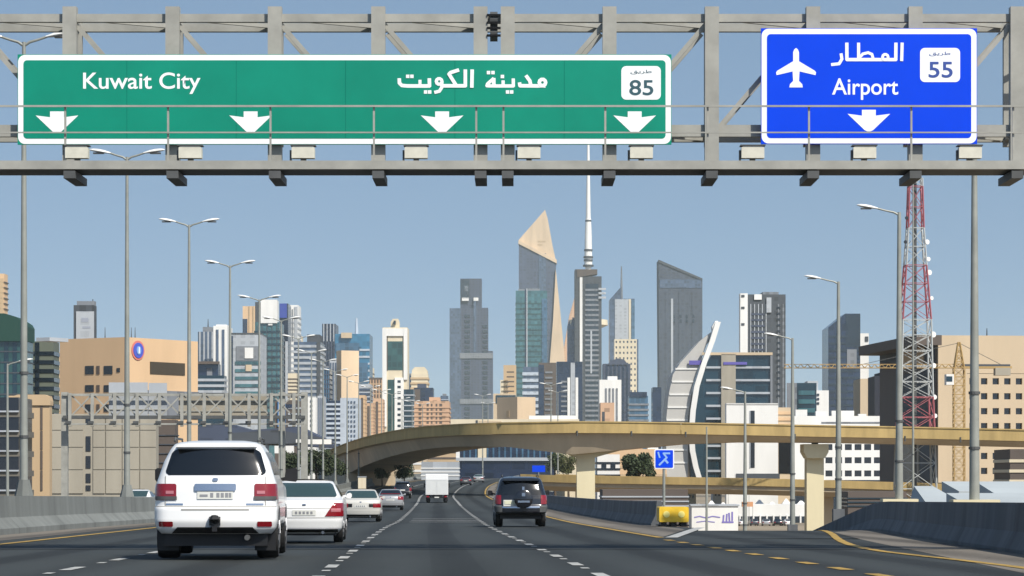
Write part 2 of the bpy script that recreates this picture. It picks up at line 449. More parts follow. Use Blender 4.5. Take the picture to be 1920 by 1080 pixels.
barrier('gore_barrier', 'dark concrete wall beyond the yellow crash cushion, right of the black car', lambda d: c_(d) + 8.25, lambda d: z_(d) - .03, 109, 560, 12, M_CONC_D)

# ------------------------------------------------------------------ sign gantry
gant = thing('sign_gantry', 'grey steel lattice gantry with catwalk spanning the whole road', 'gantry', (0, 55, z_(55)))
GL = Vector((0, 55, z_(55)))
def gbox(name, px0, px1, py0, py1, d, depth, m, parent=None):
    a, b = P(px0, py0, d), P(px1, py1, d)
    return box(name, parent or gant, a.x - GL.x, b.x - GL.x, d - GL.y, d + depth - GL.y, b.z - GL.z, a.z - GL.z, m)
def gbar(name, a, b, w, m, parent=None, h=None):
    mb = MB(); mb.bar(Vector(a) - GL, Vector(b) - GL, w, h); return mb.build(name, m, parent or gant)
DF, DR = 55.0, 56.2
posts = [-255, -62, 130, 323, 515, 709, 901, 952, 1143, 1335, 1525, 1717, 1908, 2100]
for i, x in enumerate(posts):
    gbox('truss_post', x - 13, x + 13, 12, 302, DF - .16, .22, M_STEEL)
    xr2 = CXP + (x - CXP) * DR / DF
    gbar('rear_post', P(x, 20, DF) + Vector((0, 1.2, 0)), P(x, 262, DF) + Vector((0, 1.2, 0)), .14, M_STEEL)
    gbar('cross_tie', P(x, 34, DF) + Vector((0, .08, 0)), P(x, 34, DF) + Vector((0, 1.15, 0)), .10, M_STEEL)
    gbar('cross_tie', P(x, 246, DF) + Vector((0, .08, 0)), P(x, 246, DF) + Vector((0, 1.15, 0)), .10, M_STEEL)
    # catwalk bracket reaching out towards the traffic
    gbox('catwalk_bracket', x - 11, x + 11, 320, 334, DF - 1.35, 1.5, M_STEEL_D)
    gbox('hanger_post', x - 10, x + 10, 262, 322, DF - .12, .14, M_STEEL)
    if i < len(posts) - 1:
        x2 = posts[i + 1]
        if x == 901: continue
        dn = x < 905
        a, b = (x + 12, x2 - 12)
        for yy, nm in ((0.03, 'diagonal_brace'), (1.2, 'rear_diagonal')):
            off = Vector((0, yy, 0))
            if dn: gbar(nm, P(a, 46, DF) + off, P(b, 240, DF) + off, .085, M_STEEL)
            else: gbar(nm, P(b, 46, DF) + off, P(a, 240, DF) + off, .085, M_STEEL)
        # horizontal bracing in the top and bottom planes
        gbar('plan_brace', P(a, 33, DF) + Vector((0, .1, 0)), P(b, 33, DF) + Vector((0, 1.1, 0)), .07, M_STEEL)
        gbar('plan_brace', P(a, 248, DF) + Vector((0, .1, 0)), P(b, 248, DF) + Vector((0, 1.1, 0)), .07, M_STEEL)
for a, b in ((-300, 926), (928, 2140)):
    gbox('top_chord', a, b, 26, 41, DF - .06, .14, M_STEEL)
    gbox('bottom_chord', a, b, 234, 256, DF - .06, .14, M_STEEL)
    for yy, nm in ((34, 'rear_top_chord'), (245, 'rear_bottom_chord')):
        p, q = P(a, yy, DF), P(b, yy, DF)
        box(nm, gant, p.x, q.x, 1.12, 1.27, p.z - GL.z - .08, p.z - GL.z + .08, M_STEEL)
# bolted splice between the two trusses
for yy in (38, 62, 245):
    mb = MB(); c0 = P(926, yy, DF) - GL
    mb.tube([c0 + Vector((-.07, 0, 0)), c0 + Vector((.07, 0, 0))], .16, 12); mb.build('splice_flange', M_STEEL_D, gant)
    for q in range(4):
        a = math.pi / 4 + q * math.pi / 2
        box('bolt', gant, c0.x - .13, c0.x + .13, -.19 + .0, -.13, c0.z + math.sin(a) * .1 - .02, c0.z + math.sin(a) * .1 + .02, M_DARK)
# catwalk, rails
DW = DF - 1.35
gbox('catwalk_edge_beam', -300, 2140, 301, 317, DW, .12, M_STEEL)
gbox('catwalk_deck', -300, 2140, 311, 318, DW + .125, 1.05, M_STEEL_D)
gbox('catwalk_inner_beam', -300, 2140, 303, 318, DW + 1.18, .1, M_STEEL)
gbox('guard_rail', -300, 2140, 197, 200.5, DW, .04, M_STEEL)
gbox('guard_rail', -300, 2140, 247, 249.5, DW, .03, M_STEEL)
for x in [p - 8 for p in posts]:
    gbox('rail_post', x - 1.8, x + 1.8, 200, 302, DW + .052, .05, M_STEEL)
# side columns on each verge
for xw in (-15.2, 11.6):
    box('gantry_column', gant, xw - .25, xw + .25, -.3, .2, -.3, P(0, 12, DF).z - GL.z, M_STEEL)
    box('gantry_column', gant, xw - .2, xw + .2, 1.0, 1.4, -.3, P(0, 30, DF).z - GL.z, M_STEEL)
    box('column_footing', gant, xw - .6, xw + .6, -.8, 1.9, -9.5, .25, M_CONC)
fl = [(-70, 0), (143, 0), (356, 0), (568, 0), (780, 0), (992, 0), (1203, 0), (1412, 1), (1622, 1), (1820, 1)]
ordn = ['first', 'second', 'third', 'fourth', 'fifth', 'sixth', 'seventh', 'eighth', 'ninth']
for k, (x, b) in enumerate(fl[1:]):
    c0 = P(x, 300, DW); w = .21
    t = thing('sign_floodlight', 'cream floodlight box on the gantry catwalk, %s from the left' % ordn[k], 'floodlight', tuple(P(x, 301, DW) + Vector((0, .3, 0))), group='sign floodlights')
    mb = MB()
    mb.prism([(-w, .05), (w, .05), (w, .24), (w - .03, .27), (-w + .03, .27), (-w, .24)], -.28, -.06); mb.build('housing', M_CREAMBOX, t)
    box('visor', t, -w - .02, w + .02, -.30, -.02, .275, .295, M_STEEL_D)
    box('mount', t, -.05, .05, -.2, -.1, 0.0, .05, M_STEEL_D)
    box('bracket', t, -w - .04, -w - .005, -.22, -.14, 0.0, .2, M_STEEL_D)
    box('lens', t, -w + .03, w - .03, -.06, -.045, .08, .24, M_SIGNW)

# ------------------------------------------------------------------ the two signs
def rr(px0, px1, py0, py1, r, n=6):
    pts = []
    for cx, cy, a0 in ((px1 - r, py0 + r, -90), (px1 - r, py1 - r, 0), (px0 + r, py1 - r, 90), (px0 + r, py0 + r, 180)):
        for i in range(n + 1):
            a = R(a0 + 90 * i / n); pts.append((cx + r * math.cos(a), cy + r * math.sin(a)))
    return pts
class Sign:
    def __init__(s, name, label, px0, px1, py0, py1, d):
        s.d = d; s.root = thing(name, label, 'road sign', tuple(P((px0 + px1) / 2, py1, d))); s.o = Vector(s.root.location); s.box = (px0, px1, py0, py1)
    def poly(s, name, pts, m, lift, thick=.003, parent=None):
        mb = MB(); mb.prism([(P(x, y, s.d).x - s.o.x, P(x, y, s.d).z - s.o.z) for x, y in pts], -lift, -lift + thick)
        return mb.build(name, m, parent or s.root)
    def strokes(s, name, paths, m, lift, dots=()):
        mb = MB(); k = 0
        for pts, w in paths:
            v = [Vector((P(x, y, s.d).x - s.o.x, P(x, y, s.d).z - s.o.z)) for x, y in pts]; ww = w / F * s.d / 2
            for a, b in zip(v, v[1:]):
                t = (b - a).normalized(); n = Vector((-t.y, t.x)) * ww; e = t * ww * .35
                k += 1; mb.prism([tuple(q) for q in (a - e - n, b + e - n, b + e + n, a - e + n)], -lift - k * .00025, -lift)
            for a in v[1:-1]:
                k += 1; mb.prism([(a.x + ww * math.cos(R(45 * q)), a.y + ww * math.sin(R(45 * q))) for q in range(8)], -lift - k * .00025, -lift)
        for x, y, r in dots:
            k += 1; mb.prism([(P(x + r * i, y + r * j, s.d).x - s.o.x, P(x + r * i, y + r * j, s.d).z - s.o.z) for i, j in ((-1, -1), (1, -1), (1, 1), (-1, 1))], -lift - .004, -lift)
        return mb.build(name, m, s.root)
    def text(s, name, body, px0, px1, ytop, ybase, m, lift, bold=0.0, capref=None, parent=None):
        """Blender's own lettering, fitted so that it spans px0..px1 and its capitals span ytop..ybase."""
        cu = bpy.data.curves.new('t', 'FONT'); cu.body = body; cu.offset = bold
        tmp = bpy.data.objects.new('t', cu); COL.objects.link(tmp)
        dg = bpy.context.evaluated_depsgraph_get()
        me = bpy.data.meshes.new_from_object(tmp.evaluated_get(dg), depsgraph=dg)
        bpy.data.objects.remove(tmp); bpy.data.curves.remove(cu)
        xs = [v.co.x for v in me.vertices]; ys = [v.co.y for v in me.vertices]
        x0, x1 = min(xs), max(xs); cap = capref or max(ys); lo = 0.0 if capref is None else 0.0
        a, b = P(px0, ybase, s.d) - s.o, P(px1, ytop, s.d) - s.o
        for v in me.vertices:
            x, y = v.co.x, v.co.y
            v.co = (a.x + (x - x0) / (x1 - x0) * (b.x - a.x), -lift, a.z + y / cap * (b.z - a.z))
        me.materials.clear(); me.materials.append(m)
        return link(name, me, parent or s.root)
DS_ = DF - .30
def sign_base(sg, m, bw):
    x0, x1, y0, y1 = sg.box
    sg.poly('panel', [(x0, y0), (x1, y0), (x1, y1), (x0, y1)], m, 0.0, .05)
    sg.poly('border', rr(x0 + 1, x1 - 1, y0 + 1, y1 - 1, 13), M_SIGNW, .004)
    sg.poly('field', rr(x0 + bw, x1 - bw, y0 + bw, y1 - bw, 7), m, .008)
g = Sign('direction_sign', 'long green overhead sign reading Kuwait City with four white arrows', 33, 1259, 102, 271, DS_)
sign_base(g, M_GREEN, 11)
g.text('lettering', 'Kuwait City', 156, 376, 136, 166, M_SIGNW, .012, .010)
def z6(pts): return [(730 + x / 6, 100 + y / 6) for x, y in pts]
def circ(cx, cy, r, n=10): return [(cx + r * math.cos(2 * math.pi * i / n), cy + r * math.sin(2 * math.pi * i / n)) for i in range(n + 1)]
sw = 6.6
ar = [([(112, 288), (114, 335), (140, 362), (200, 368), (452, 368), (450, 288)], sw), ([(345, 366), (345, 305)], sw - 1),
      (circ(560, 318, 32), sw - .6), ([(592, 325), (590, 385), (562, 428), (512, 440)], sw - .6),
      ([(590, 367), (855, 367), (855, 190)], sw), ([(752, 362), (672, 236), (690, 218), (778, 190)], sw), ([(932, 190), (928, 382)], sw),
      ([(1175, 285), (1176, 367)], sw), ([(1172, 285), (1105, 345), (1098, 366), (1176, 368), (1395, 368), (1394, 290)], sw - .5), ([(1280, 366), (1280, 312)], sw - .5),
      ([(1465, 335), (1470, 366), (1750, 368)], sw), ([(1540, 255), (1580, 310), (1592, 360)], sw), (circ(1722, 330, 36), sw)]
dots = [(730 + x / 6, 100 + y / 6, 3.2) for x, y in ((207, 260), (254, 260), (408, 436), (454, 436), (1116, 218), (1166, 218), (1272, 262), (1330, 436), (1376, 436))]
g.strokes('arabic_lettering', [(z6(p), w) for p, w in ar[:7]], M_SIGNW, .012, dots[:4])
g.strokes('arabic_lettering', [(z6(p), w) for p, w in ar[7:]], M_SIGNW, .012, dots[4:])
pl = g.poly('route_plate', rr(1165, 1239, 124, 187, 9), M_SIGNW, .012)
g.text('route_number', '85', 1180, 1225, 150, 178, M_SIGNTXT, .017, .012)
g.text('route_caption', '\uFED6\uFEF3\uFEAE\uFEC3', 1182, 1222, 131, 137, M_SIGNTXT, .017)
def arrow(sg, cx, ty):
    pts = [(-13, 0), (13, 0), (13, 11), (40, 7.5), (8, 38), (3, 40.5), (-3, 40.5), (-8, 38), (-40, 7.5), (-13, 11)]
    sg.poly('arrow', [(cx + x, ty + y) for x, y in pts], M_SIGNW, .012)
for cx in (107, 470, 829, 1190): arrow(g, cx, 209)
M_GSEAM = mat('sign_green_seam', (10, 122, 102), .6, .75, 0, spec=.1)
for cx in (238, 443, 648, 853, 1058): g.poly('panel_seam', [(cx - .5, 113.5), (cx + .5, 113.5), (cx + .5, 259.5), (cx - .5, 259.5)], M_GSEAM, .010, .0015)
b = Sign('direction_sign', 'blue overhead sign reading Airport with an aeroplane symbol', 1427, 1832, 53, 270, DS_)
sign_base(b, M_BLUE, 11)
b.text('lettering', 'Airport', 1560, 1684, 147, 177, M_SIGNW, .012, .010)
def z64(pts): return [(1540 + x / 6.4, 70 + y / 6.4) for x, y in pts]
ar = [([(236, 200), (246, 262), (212, 318), (122, 328)], 5.6), ([(305, 72), (306, 268), (892, 268), (894, 72)], 6.2), ([(446, 72), (446, 262)], 5.8),
      ([(446, 255), (498, 200), (560, 185), (606, 205), (622, 262)], 5.2), (circ(766, 240, 34), 5.2), ([(968, 72), (962, 280)], 5.8)]
b.strokes('arabic_lettering', [(z64(p), w) for p, w in ar], M_SIGNW, .012)
b.poly('route_plate', rr(1725, 1800, 90, 154, 9), M_SIGNW, .012)
b.text('route_number', '55', 1741, 1786, 116, 145, M_SIGNTXTB, .017, .012)
b.text('route_caption', '\uFED6\uFEF3\uFEAE\uFEC3', 1742, 1782, 97, 103, M_SIGNTXTB, .017)
arrow(b, 1629, 206)
hp = [(1492.5, 90), (1496, 93), (1498, 98), (1498, 115), (1528, 133), (1530, 136), (1529, 141), (1499, 134), (1498, 152), (1504, 158), (1505, 164)]
b.poly('aeroplane_symbol', hp + [(2 * 1492.5 - x, y) for x, y in hp[::-1][:-1]], M_SIGNW, .012)

# ------------------------------------------------------------------ lamp posts
def head_mesh(m, sx, L=.9):
    """A cobra-head luminaire pointing along +x*sx, tilted slightly up."""
    mb = MB(); n = 12; st = [(0, .05, .04), (.12, .09, .06), (.3, .15, .09), (.55, .17, .10), (.8, .13, .08), (.95, .06, .04), (1.0, .01, .01)]
    vs = []
    for t, w, h in st:
        for q in range(n):
            a = 2 * math.pi * q / n; zz = math.sin(a)
            vs.append((sx * t * L, w * math.cos(a), t * L * .16 + h * (zz if zz > 0 else zz * .55)))
    k = len(st)
    mb.add(vs, [(i * n + q, i * n + (q + 1) % n, (i + 1) * n + (q + 1) % n, (i + 1) * n + q) for i in range(k - 1) for q in range(n)] + [tuple(range(n)), tuple((k - 1) * n + q for q in range(n))])
    return mb
def lamp_post(label, loc, H, arms, group, arm_len=.72, r0=.13, plinth=True, name='street_lamp'):
    t = thing(name, label, 'street lamp', loc, group=group)
    mb = MB(); mb.tube([(0, 0, 0), (0, 0, H * .5), (0, 0, H)], [r0, r0 * .75, r0 * .45], 12); mb.build('pole', M_POLE, t, smooth=True)
    if plinth: mb = MB(); mb.tube([(0, 0, -.6), (0, 0, .05), (0, 0, .55)], [r0 * 2.5, r0 * 2.3, r0 * 1.35], 8); mb.build('plinth', M_CONC, t)
    for zz in (H * .13, H * .27):
        mb = MB(); mb.tube([(0, 0, zz), (0, 0, zz + .09)], r0 * 1.12, 12); mb.build('collar', M_STEEL_D, t)
    for sx in arms:
        mb = MB(); mb.tube([(0, 0, H - .12), (sx * arm_len * .25, 0, H), (sx * arm_len * .6, 0, H + .07), (sx * arm_len, 0, H + .17)], [.05, .045, .04, .04], 8); a = mb.build('arm', M_POLE, t, smooth=True)
        h = head_mesh(M_LAMPHEAD, sx).build('lamp_head', M_LAMPHEAD, t, (sx * (arm_len - .04), 0, H + .16), smooth=True)
        box('lens', h, sx * .28, sx * .72, -.1, .1, -.03, .025, M_STEEL_D)
    return t
nth = ['first', 'second', 'third', 'fourth', 'fifth', 'sixth', 'seventh', 'eighth', 'ninth', 'tenth', 'eleventh', 'twelfth', 'thirteenth', 'fourteenth', 'fifteenth', 'sixteenth', 'seventeenth', 'eighteenth', 'nineteenth', 'twentieth']
proto = None
for k in range(18):
    d = 91 + 30 * k
    loc = (c_(d) - 12.95, d, z_(d) + 1.05)
    lab = 'tall double-armed street lamp on the median wall, %s from the front' % nth[k]
    if proto is None:
        proto = lamp_post(lab, loc, 14.2, (-1, 1), 'double street lamps on the median'); index_kids(proto)
    else:
        t = copy_tree(proto); t.location = loc; t['label'] = lab
        t.scale = (1, 1, 1.0 + random.uniform(-.012, .012))
for k, (px, d, ty) in enumerate(((1827, 94, 200), (1686, 124, 398), (1572, 154, 528), (1486, 184, 634), (1397, 214, 734))):
    top = P(px, ty, d); zb = CZ + [-.75, -.95, -1.7, -3.0, -5.0][k]
    t = lamp_post('single-armed street lamp beyond the dark ramp wall, %s from the right' % nth[k], (top.x, d, zb), top.z - zb, (-1,), 'single street lamps along the exit ramp', arm_len=.95, r0=.17, plinth=False)
    fw = .75 if k < 2 else .3; box('footing', t, -fw, fw, -.5 if k < 2 else -.3, .5 if k < 2 else .3, -zb, .03, M_PIER if k < 2 else M_CONC_D)
for k, (px, d, ty) in enumerate(((1033, 420, 722), (1046, 480, 735), (905, 560, 742), (915, 640, 757), (1712, 300, 275), (1325, 260, 800), (14, 190, 682))):
    top = P(px, ty, d); zb = max(0.0, z_(d) if k < 4 else 0.6)
    lab = ['slim street lamp right of the far road, nearer of two', 'slim street lamp right of the far road, farther of two', 'small far street lamp in front of the grey stepped tower, left one',
           'small far street lamp in front of the grey stepped tower, right one', 'thin dark mast in front of the red and white lattice tower', 'thin lamp post in front of the curved glass building', 'low street lamp at the far left in front of the car park'][k]
    lamp_post(lab, (top.x, d, zb), top.z - zb, (1,) if k == 6 else ((-1, 1) if k < 4 else ()), 'small far lamp posts', arm_len=.8, r0=.14, name='street_lamp' if k != 4 else 'thin_mast')

# ------------------------------------------------------------------ flyover (curved, haunched) and the low ramp behind it
def sweep(name, path, prof, m, parent, loc, full=None, i0=0):
    """Section (lateral, z) swept along [(x, y, ztop, k)]; lateral + is to the left of the travel direction; k deepens the lower part."""
    v = []; n = len(prof)
    for i, (x, y, z, kk) in enumerate(path):
        fp = full or path; a = fp[max(i + i0 - 1, 0)]; b2 = fp[min(i + i0 + 1, len(fp) - 1)]
        tx, ty = b2[0] - a[0], b2[1] - a[1]; l = math.hypot(tx, ty); nx, ny = -ty / l, tx / l
        v += [(x + nx * p - loc[0], y + ny * p - loc[1], z + (q if q > -1.5 else -1.3 + (q + 1.3) * kk) - loc[2]) for p, q in prof]
    f = [(i * n + j, i * n + (j + 1) % n, (i + 1) * n + (j + 1) % n, (i + 1) * n + j) for i in range(len(path) - 1) for j in range(n)]
    f += [tuple(range(n)), tuple((len(path) - 1) * n + j for j in range(n))]
    mb = MB(); mb.add(v, f); return mb.build(name, m, parent, smooth=True)
def path_of(keys, step=6.0):
    xs = [(k[0], k[1]) for k in keys]; T = [0.0]
    for a, b2 in zip(xs, xs[1:]): T.append(T[-1] + math.dist(a, b2))
    tab = lambda j: list(zip(T, [k[j] for k in keys]))
    n = int(T[-1] / step); out = []
    for i in range(n + 1):
        t = T[-1] * i / n; out.append(tuple(interp(tab(j), t) for j in range(len(keys[0]))))
    return out
def fk(px, py, d, k): p = P(px, py, d); return (p.x, p.y, p.z, k)
keys = [fk(2100, 812, 326, .4), fk(1920, 808, 328, .4), fk(1700, 803, 330, .4), fk(1525, 800, 331, .4), fk(1330, 796, 332, .6), fk(1200, 794, 333, 1.15), fk(1100, 793, 333, 1.85), fk(1020, 794, 334, 1.25), fk(950, 796, 337, .95),
        fk(860, 802, 352, .9), fk(790, 812, 378, 1.15), fk(735, 824, 412, 1.6), fk(690, 838, 452, 2.2), fk(655, 852, 500, 3.0), fk(632, 866, 545, 3.0)]
path = path_of(keys)
fo_loc = (keys[6][0], keys[6][1], 0)
fly = thing('flyover', 'ochre concrete flyover curving across the road on cream piers', 'flyover', fo_loc)
for i in range(0, len(path) - 1, 4):
    seg = [tuple(q) for q in path[i:i + 5]]
    if i and len(seg) > 1: seg[0] = tuple(a + (b_ - a) * .012 for a, b_ in zip(seg[0], seg[1]))
    sweep('parapet', seg, [(4.6, 0), (4.6, -1.2), (4.25, -1.2), (4.25, 0)], M_OVER, fly, fo_loc, path, i)
sweep('parapet', path, [(-4.25, 0), (-4.25, -1.2), (-4.6, -1.2), (-4.6, 0)], M_OVER, fly, fo_loc)
sweep('coping', path, [(4.7, .12), (4.7, -.02), (4.2, -.02), (4.2, .12)], M_OVER, fly, fo_loc)
sweep('deck_slab', path, [(4.24, -.75), (4.24, -1.25), (-4.24, -1.25), (-4.24, -.75)], M_OVERS, fly, fo_loc)
sweep('box_girder', path, [(3.9, -1.26), (3.1, -2.6), (-3.1, -2.6), (-3.9, -1.26)], M_OVERS, fly, fo_loc)
# retaining wall where the deck comes down to grade
rw = [p for p in path if p[1] > 446]
v, f = [], []
for i, (x, y, z, k) in enumerate(rw):
    v += [(x - fo_loc[0] - 3.9, y - fo_loc[1], z - 1.3), (x - fo_loc[0] - 3.9, y - fo_loc[1], 0), (x - fo_loc[0] + 3.9, y - fo_loc[1], 0), (x - fo_loc[0] + 3.9, y - fo_loc[1], z - 1.3)]
for i in range(len(rw) - 1):
    for j in range(4): f.append((4*i+j, 4*i+(j+1) % 4, 4*i+4+(j+1) % 4, 4*i+4+j))
f += [(0, 1, 2, 3), (4*len(rw)-4, 4*len(rw)-3, 4*len(rw)-2, 4*len(rw)-1)]
mb = MB(); mb.add(v, f); mb.build('retaining_wall', M_OVERS, fly)
for (pxc, dd, wpx, ytop, capw) in ((1098, 333, 17, 856, 52), (1526, 331, 16, 833, 23), (2000, 328, 15, 840, 24)):
    p = P(pxc, ytop, dd); w = wpx / F * dd; cw = capw / F * dd
    ppr = MB(); X = p.x - fo_loc[0]; Y = p.y - fo_loc[1]
    if pxc == 1098:
        ppr.box(X - w, X + w, Y - 1.3, Y + 1.3, -.5, p.z + .1); ppr.build('pier', M_PIER, fly)
        c2 = MB(); c2.prism([(X - w, p.z - .12), (X + w, p.z - .12), (X + cw * 1.1, p.z + .55), (X + cw * 1.6, p.z + 1.0), (X - cw * 1.3, p.z + 1.0), (X - cw * .9, p.z + .55)], Y - 1.45, Y + 1.45); c2.build('pier_cap', M_PIER, fly)
    else:
        ppr.box(X - w, X + w, Y - 1.6, Y + 1.0, -.5, p.z - .9); ppr.build('pier', M_PIER, fly)
        c2 = MB(); c2.prism([(X - w - .02, p.z - 1.6), (X + w + .02, p.z - 1.6), (X + cw, p.z - .9), (X + cw, p.z), (X - cw, p.z), (X - cw, p.z - .9)], Y - 2.6, Y + 1.8); c2.build('pier_cap', M_PIER, fly)
        box('bearing', fly, X - .35, X + .35, Y - 1.4, Y - .7, p.z, p.z + .5, M_DARK)
for pxc in (1062, 1148, 1290, 1440, 1640, 1810):
    q = min(path, key=lambda r_: abs(CXP + r_[0] / r_[1] * F - pxc)); mb = MB()
    mb.tube([(q[0] - fo_loc[0], q[1] - fo_loc[1] - 4.66, q[2] - .95), (q[0] - fo_loc[0], q[1] - fo_loc[1] - 4.66, q[2] - 1.55)], .09, 8); mb.build('drain_spout', M_STEEL_D, fly)
keys2 = [fk(1010, 889, 372, 1), fk(1150, 893, 366, 1), fk(1300, 895, 362, 1), fk(1500, 899, 358, 1), fk(1700, 905, 355, 1), fk(2050, 916, 350, 1)]
lowr = thing('lower_ramp', 'lower ochre-edged ramp passing behind the flyover piers', 'flyover', (keys2[0][0], keys2[0][1], 0))
pth2 = path_of(keys2)[::-1]; ll = tuple(lowr.location)
sweep('parapet', pth2, [(4.2, 0), (4.2, -.9), (3.95, -.9), (3.95, 0)], M_OVER, lowr, ll)
sweep('parapet', pth2, [(-3.95, 0), (-3.95, -.9), (-4.2, -.9), (-4.2, 0)], M_OVER, lowr, ll)
sweep('deck_slab', pth2, [(3.94, -.6), (3.94, -1.4), (3.0, -2.0), (-3.0, -2.0), (-3.94, -1.4), (-3.94, -.6)], M_OVERS, lowr, ll)
for x, y, z, k in [min(pth2, key=lambda q: abs(CXP + q[0] / q[1] * F - pc)) for pc in (1098, 1530, 1900)]:
    box('pier', lowr, x - ll[0] - .7, x - ll[0] + .7, y - ll[1] - 1, y - ll[1] + 1, -.5, z - 2.0, M_OVERS)

# ------------------------------------------------------------------ buildings
class Bld:
    """A building whose near corner stands at column `corner`, distance d; the right face runs off at angle th, the left face square to it."""
    def __init__(s, name, label, x0, x1, top, d, m, corner=None, th=0.0, depth=None, poly=None, cat='building', group=None, base=0.0, body='wall'):
        s.th = th; s.d = d; corner = x0 if corner is None else corner
        s.cx = (corner - CXP) / F * d; s.m = m
        ct, st = math.cos(th), math.sin(th); s.ct, s.st = ct, st
        s.root = thing(name, label, cat, (s.cx, d, base), th, group); s.base = base
        s.w1 = s.lx(x1)
        if corner > x0:
            k = (x0 - CXP) / F; s.w2 = (k * d - s.cx) / (-st - k * ct)
        else: s.w2 = depth or min(60.0, max(8.0, s.w1 * .8))
        s.top = s.lz(corner, top)
        s.x0p, s.x1p, s.cor, s.ytop = x0, x1, corner, top
        if poly: s.prism(body, poly, m, 0, s.w2)
        else: box(body, s.root, 0, s.w1, 0, s.w2, -.5, s.top, m)
        s.p = max(.12, d * .00028)
    def lx(s, px):
        k = (px - CXP) / F; return (k * s.d - s.cx) / (s.ct - k * s.st)
    def lz(s, px, py, back=0.0):
        return CZ + (HY - py) / F * (s.d + s.lx(px) * s.st + back) - s.base
    def ly(s, px):
        k = (px - CXP) / F; return (k * s.d - s.cx) / (-s.st - k * s.ct)
    def lzl(s, px, py): return CZ + (HY - py) / F * (s.d + s.ly(px) * s.ct) - s.base
    def prism(s, name, pts, m, y0, y1, parent=None):
        mb = MB(); mb.prism([(s.lx(x), s.lz(x, y)) for x, y in pts], y0, y1); return mb.build(name, m, parent or s.root)
    def rect(s, name, a, b, y0, y1, m, p=None, parent=None):
        p = s.p if p is None else p
        return box(name, s.root, s.lx(a), s.lx(b), -p, .02, s.lz(a, y1), s.lz(a, y0), m)
    def lrect(s, name, a, b, y0, y1, m, p=None):
        p = s.p if p is None else p
        za, zb = s.lzl((a + b) / 2, y1), s.lzl((a + b) / 2, y0)
        return box(name, s.root, -p, .02, s.ly(b), s.ly(a), za, zb, m)
    def bands(s, y0, y1, n, m, frac=.4, name='floor_band', a=None, b=None, p=None, wrap=True):
        p = s.p if p is None else p
        h = (y1 - y0) / n
        for i in range(n):
            yb = y0 + h * (i + 1); yt = yb - h * frac
            z0, z1 = s.lz(s.cor, yb), s.lz(s.cor, yt)
            xa = -p if a is None else s.lx(a); xb = s.w1 + p if b is None else s.lx(b)
            box(name, s.root, xa, xb, -p, (s.w2 + p) if wrap and a is None and b is None else .02, z0, z1, m)
    def cols(s, a, b, n, y0, y1, m, frac=.4, name='pilaster', p=None):
        p = (s.p * .8) if p is None else p
        h = (b - a) / n
        for i in range(n):
            c = a + h * (i + .5); s.rect(name, c - h * frac / 2, c + h * frac / 2, y0, y1, m, p)
    def punched(s, a, b, nx, y0, y1, ny, m, fx=.5, fy=.5, p=None, pane=None):
        """A wall standing proud of the dark body, pierced by nx by ny openings; each opening keeps its own pane."""
        p = s.p if p is None else p
        hx, hy = (b - a) / nx, (y1 - y0) / ny; mb = MB()
        for j in range(ny + 1):
            yt = y0 + hy * j - hy * (1 - fy) / 2; yb = yt + hy * (1 - fy)
            yt, yb = max(yt, y0), min(yb, y1)
            mb.box(s.lx(a), s.lx(b), -p, .01, s.lz(a, yb), s.lz(a, yt))
        for i in range(nx + 1):
            xa = max(a + hx * i - hx * (1 - fx) / 2, a); xb = min(a + hx * i + hx * (1 - fx) / 2, b)
            mb.box(s.lx(xa), s.lx(xb), -p + .004, .01, s.lz(a, y1), s.lz(a, y0))
        mb.build('pierced_wall', m, s.root)
        if pane:
            for i in range(nx):
                for j in range(ny):
                    cx = a + hx * (i + .5); cy = y0 + hy * (j + .5)
                    s.rect('window', cx - hx * fx / 2, cx + hx * fx / 2, cy - hy * fy / 2, cy + hy * fy / 2, pane, .03)
    def roof(s, name, a, b, y0, y1, m, f0=.2, f1=.8):
        return box(name, s.root, s.lx(a), s.lx(b), s.w2 * f0, s.w2 * f1, s.lz(a, y1) - .3, s.lz(a, y0), m)
    def mast(s, px, y0, y1, r, m, name='antenna'):
        mb = MB(); x = s.lx(px); z0, z1 = s.lz(px, y1), s.lz(px, y0)
        mb.tube([(x, s.w2 * .4, z0), (x, s.w2 * .4, z1)], [r, r * .4], 6); return mb.build(name, m, s.root)

# ---- left side, near
B = Bld('glass_office_block', 'green glass office block with curved roof at the far left edge', -60, 50, 612, 520, G_GREEN, depth=7)
B.prism('curved_roof', [(-60, 590), (-20, 588), (10, 588), (30, 594), (48, 606), (52, 613), (52, 640), (-60, 640)], fac('green_roof_metal', (32, 96, 84), .42), -.8, 7.6)
B.cols(-60, 52, 7, 640, 900, G_DTEAL, .5, 'glazing_bay'); B.bands(640, 900, 13, W_SLATE, .10)
B = Bld('office_wing', 'lower grey-green office wing between the green glass block and the emblem building', 52, 100, 640, 540, fac('olive_grey_cladding', (120, 128, 112), .55), depth=7)
B.bands(650, 880, 14, G_DARK, .45); B.rect('glazing_strip', 66, 74, 642, 890, G_DARK)
B = Bld('distant_tower', 'peach tower top peeping over the green glass block', -40, 8, 513, 1400, W_PEACH)
B.bands(520, 600, 8, W_BROWN, .2); B.rect('dark_edge', -2, 7, 522, 590, W_TAN)
B = Bld('car_park', 'open multi-storey car park with dark decks at the left edge', -80, 35, 745, 214, G_BLACK, depth=6)
B.bands(745, 930, 5, fac('car_park_spandrel', (140, 134, 122), .55), .30, 'deck_spandrel')
for i in range(5): B.rect('deck_edge', -80, 36, 770 + i * 37, 773 + i * 37, W_PALE, .3)
for px in (-40, -10, 12): B.rect('column', px, px + 4, 745, 930, W_CONC, .03)
B = Bld('stair_tower', 'tan rounded stair tower beside the car park', 15, 93, 742, 225, W_TAN, depth=1.2)
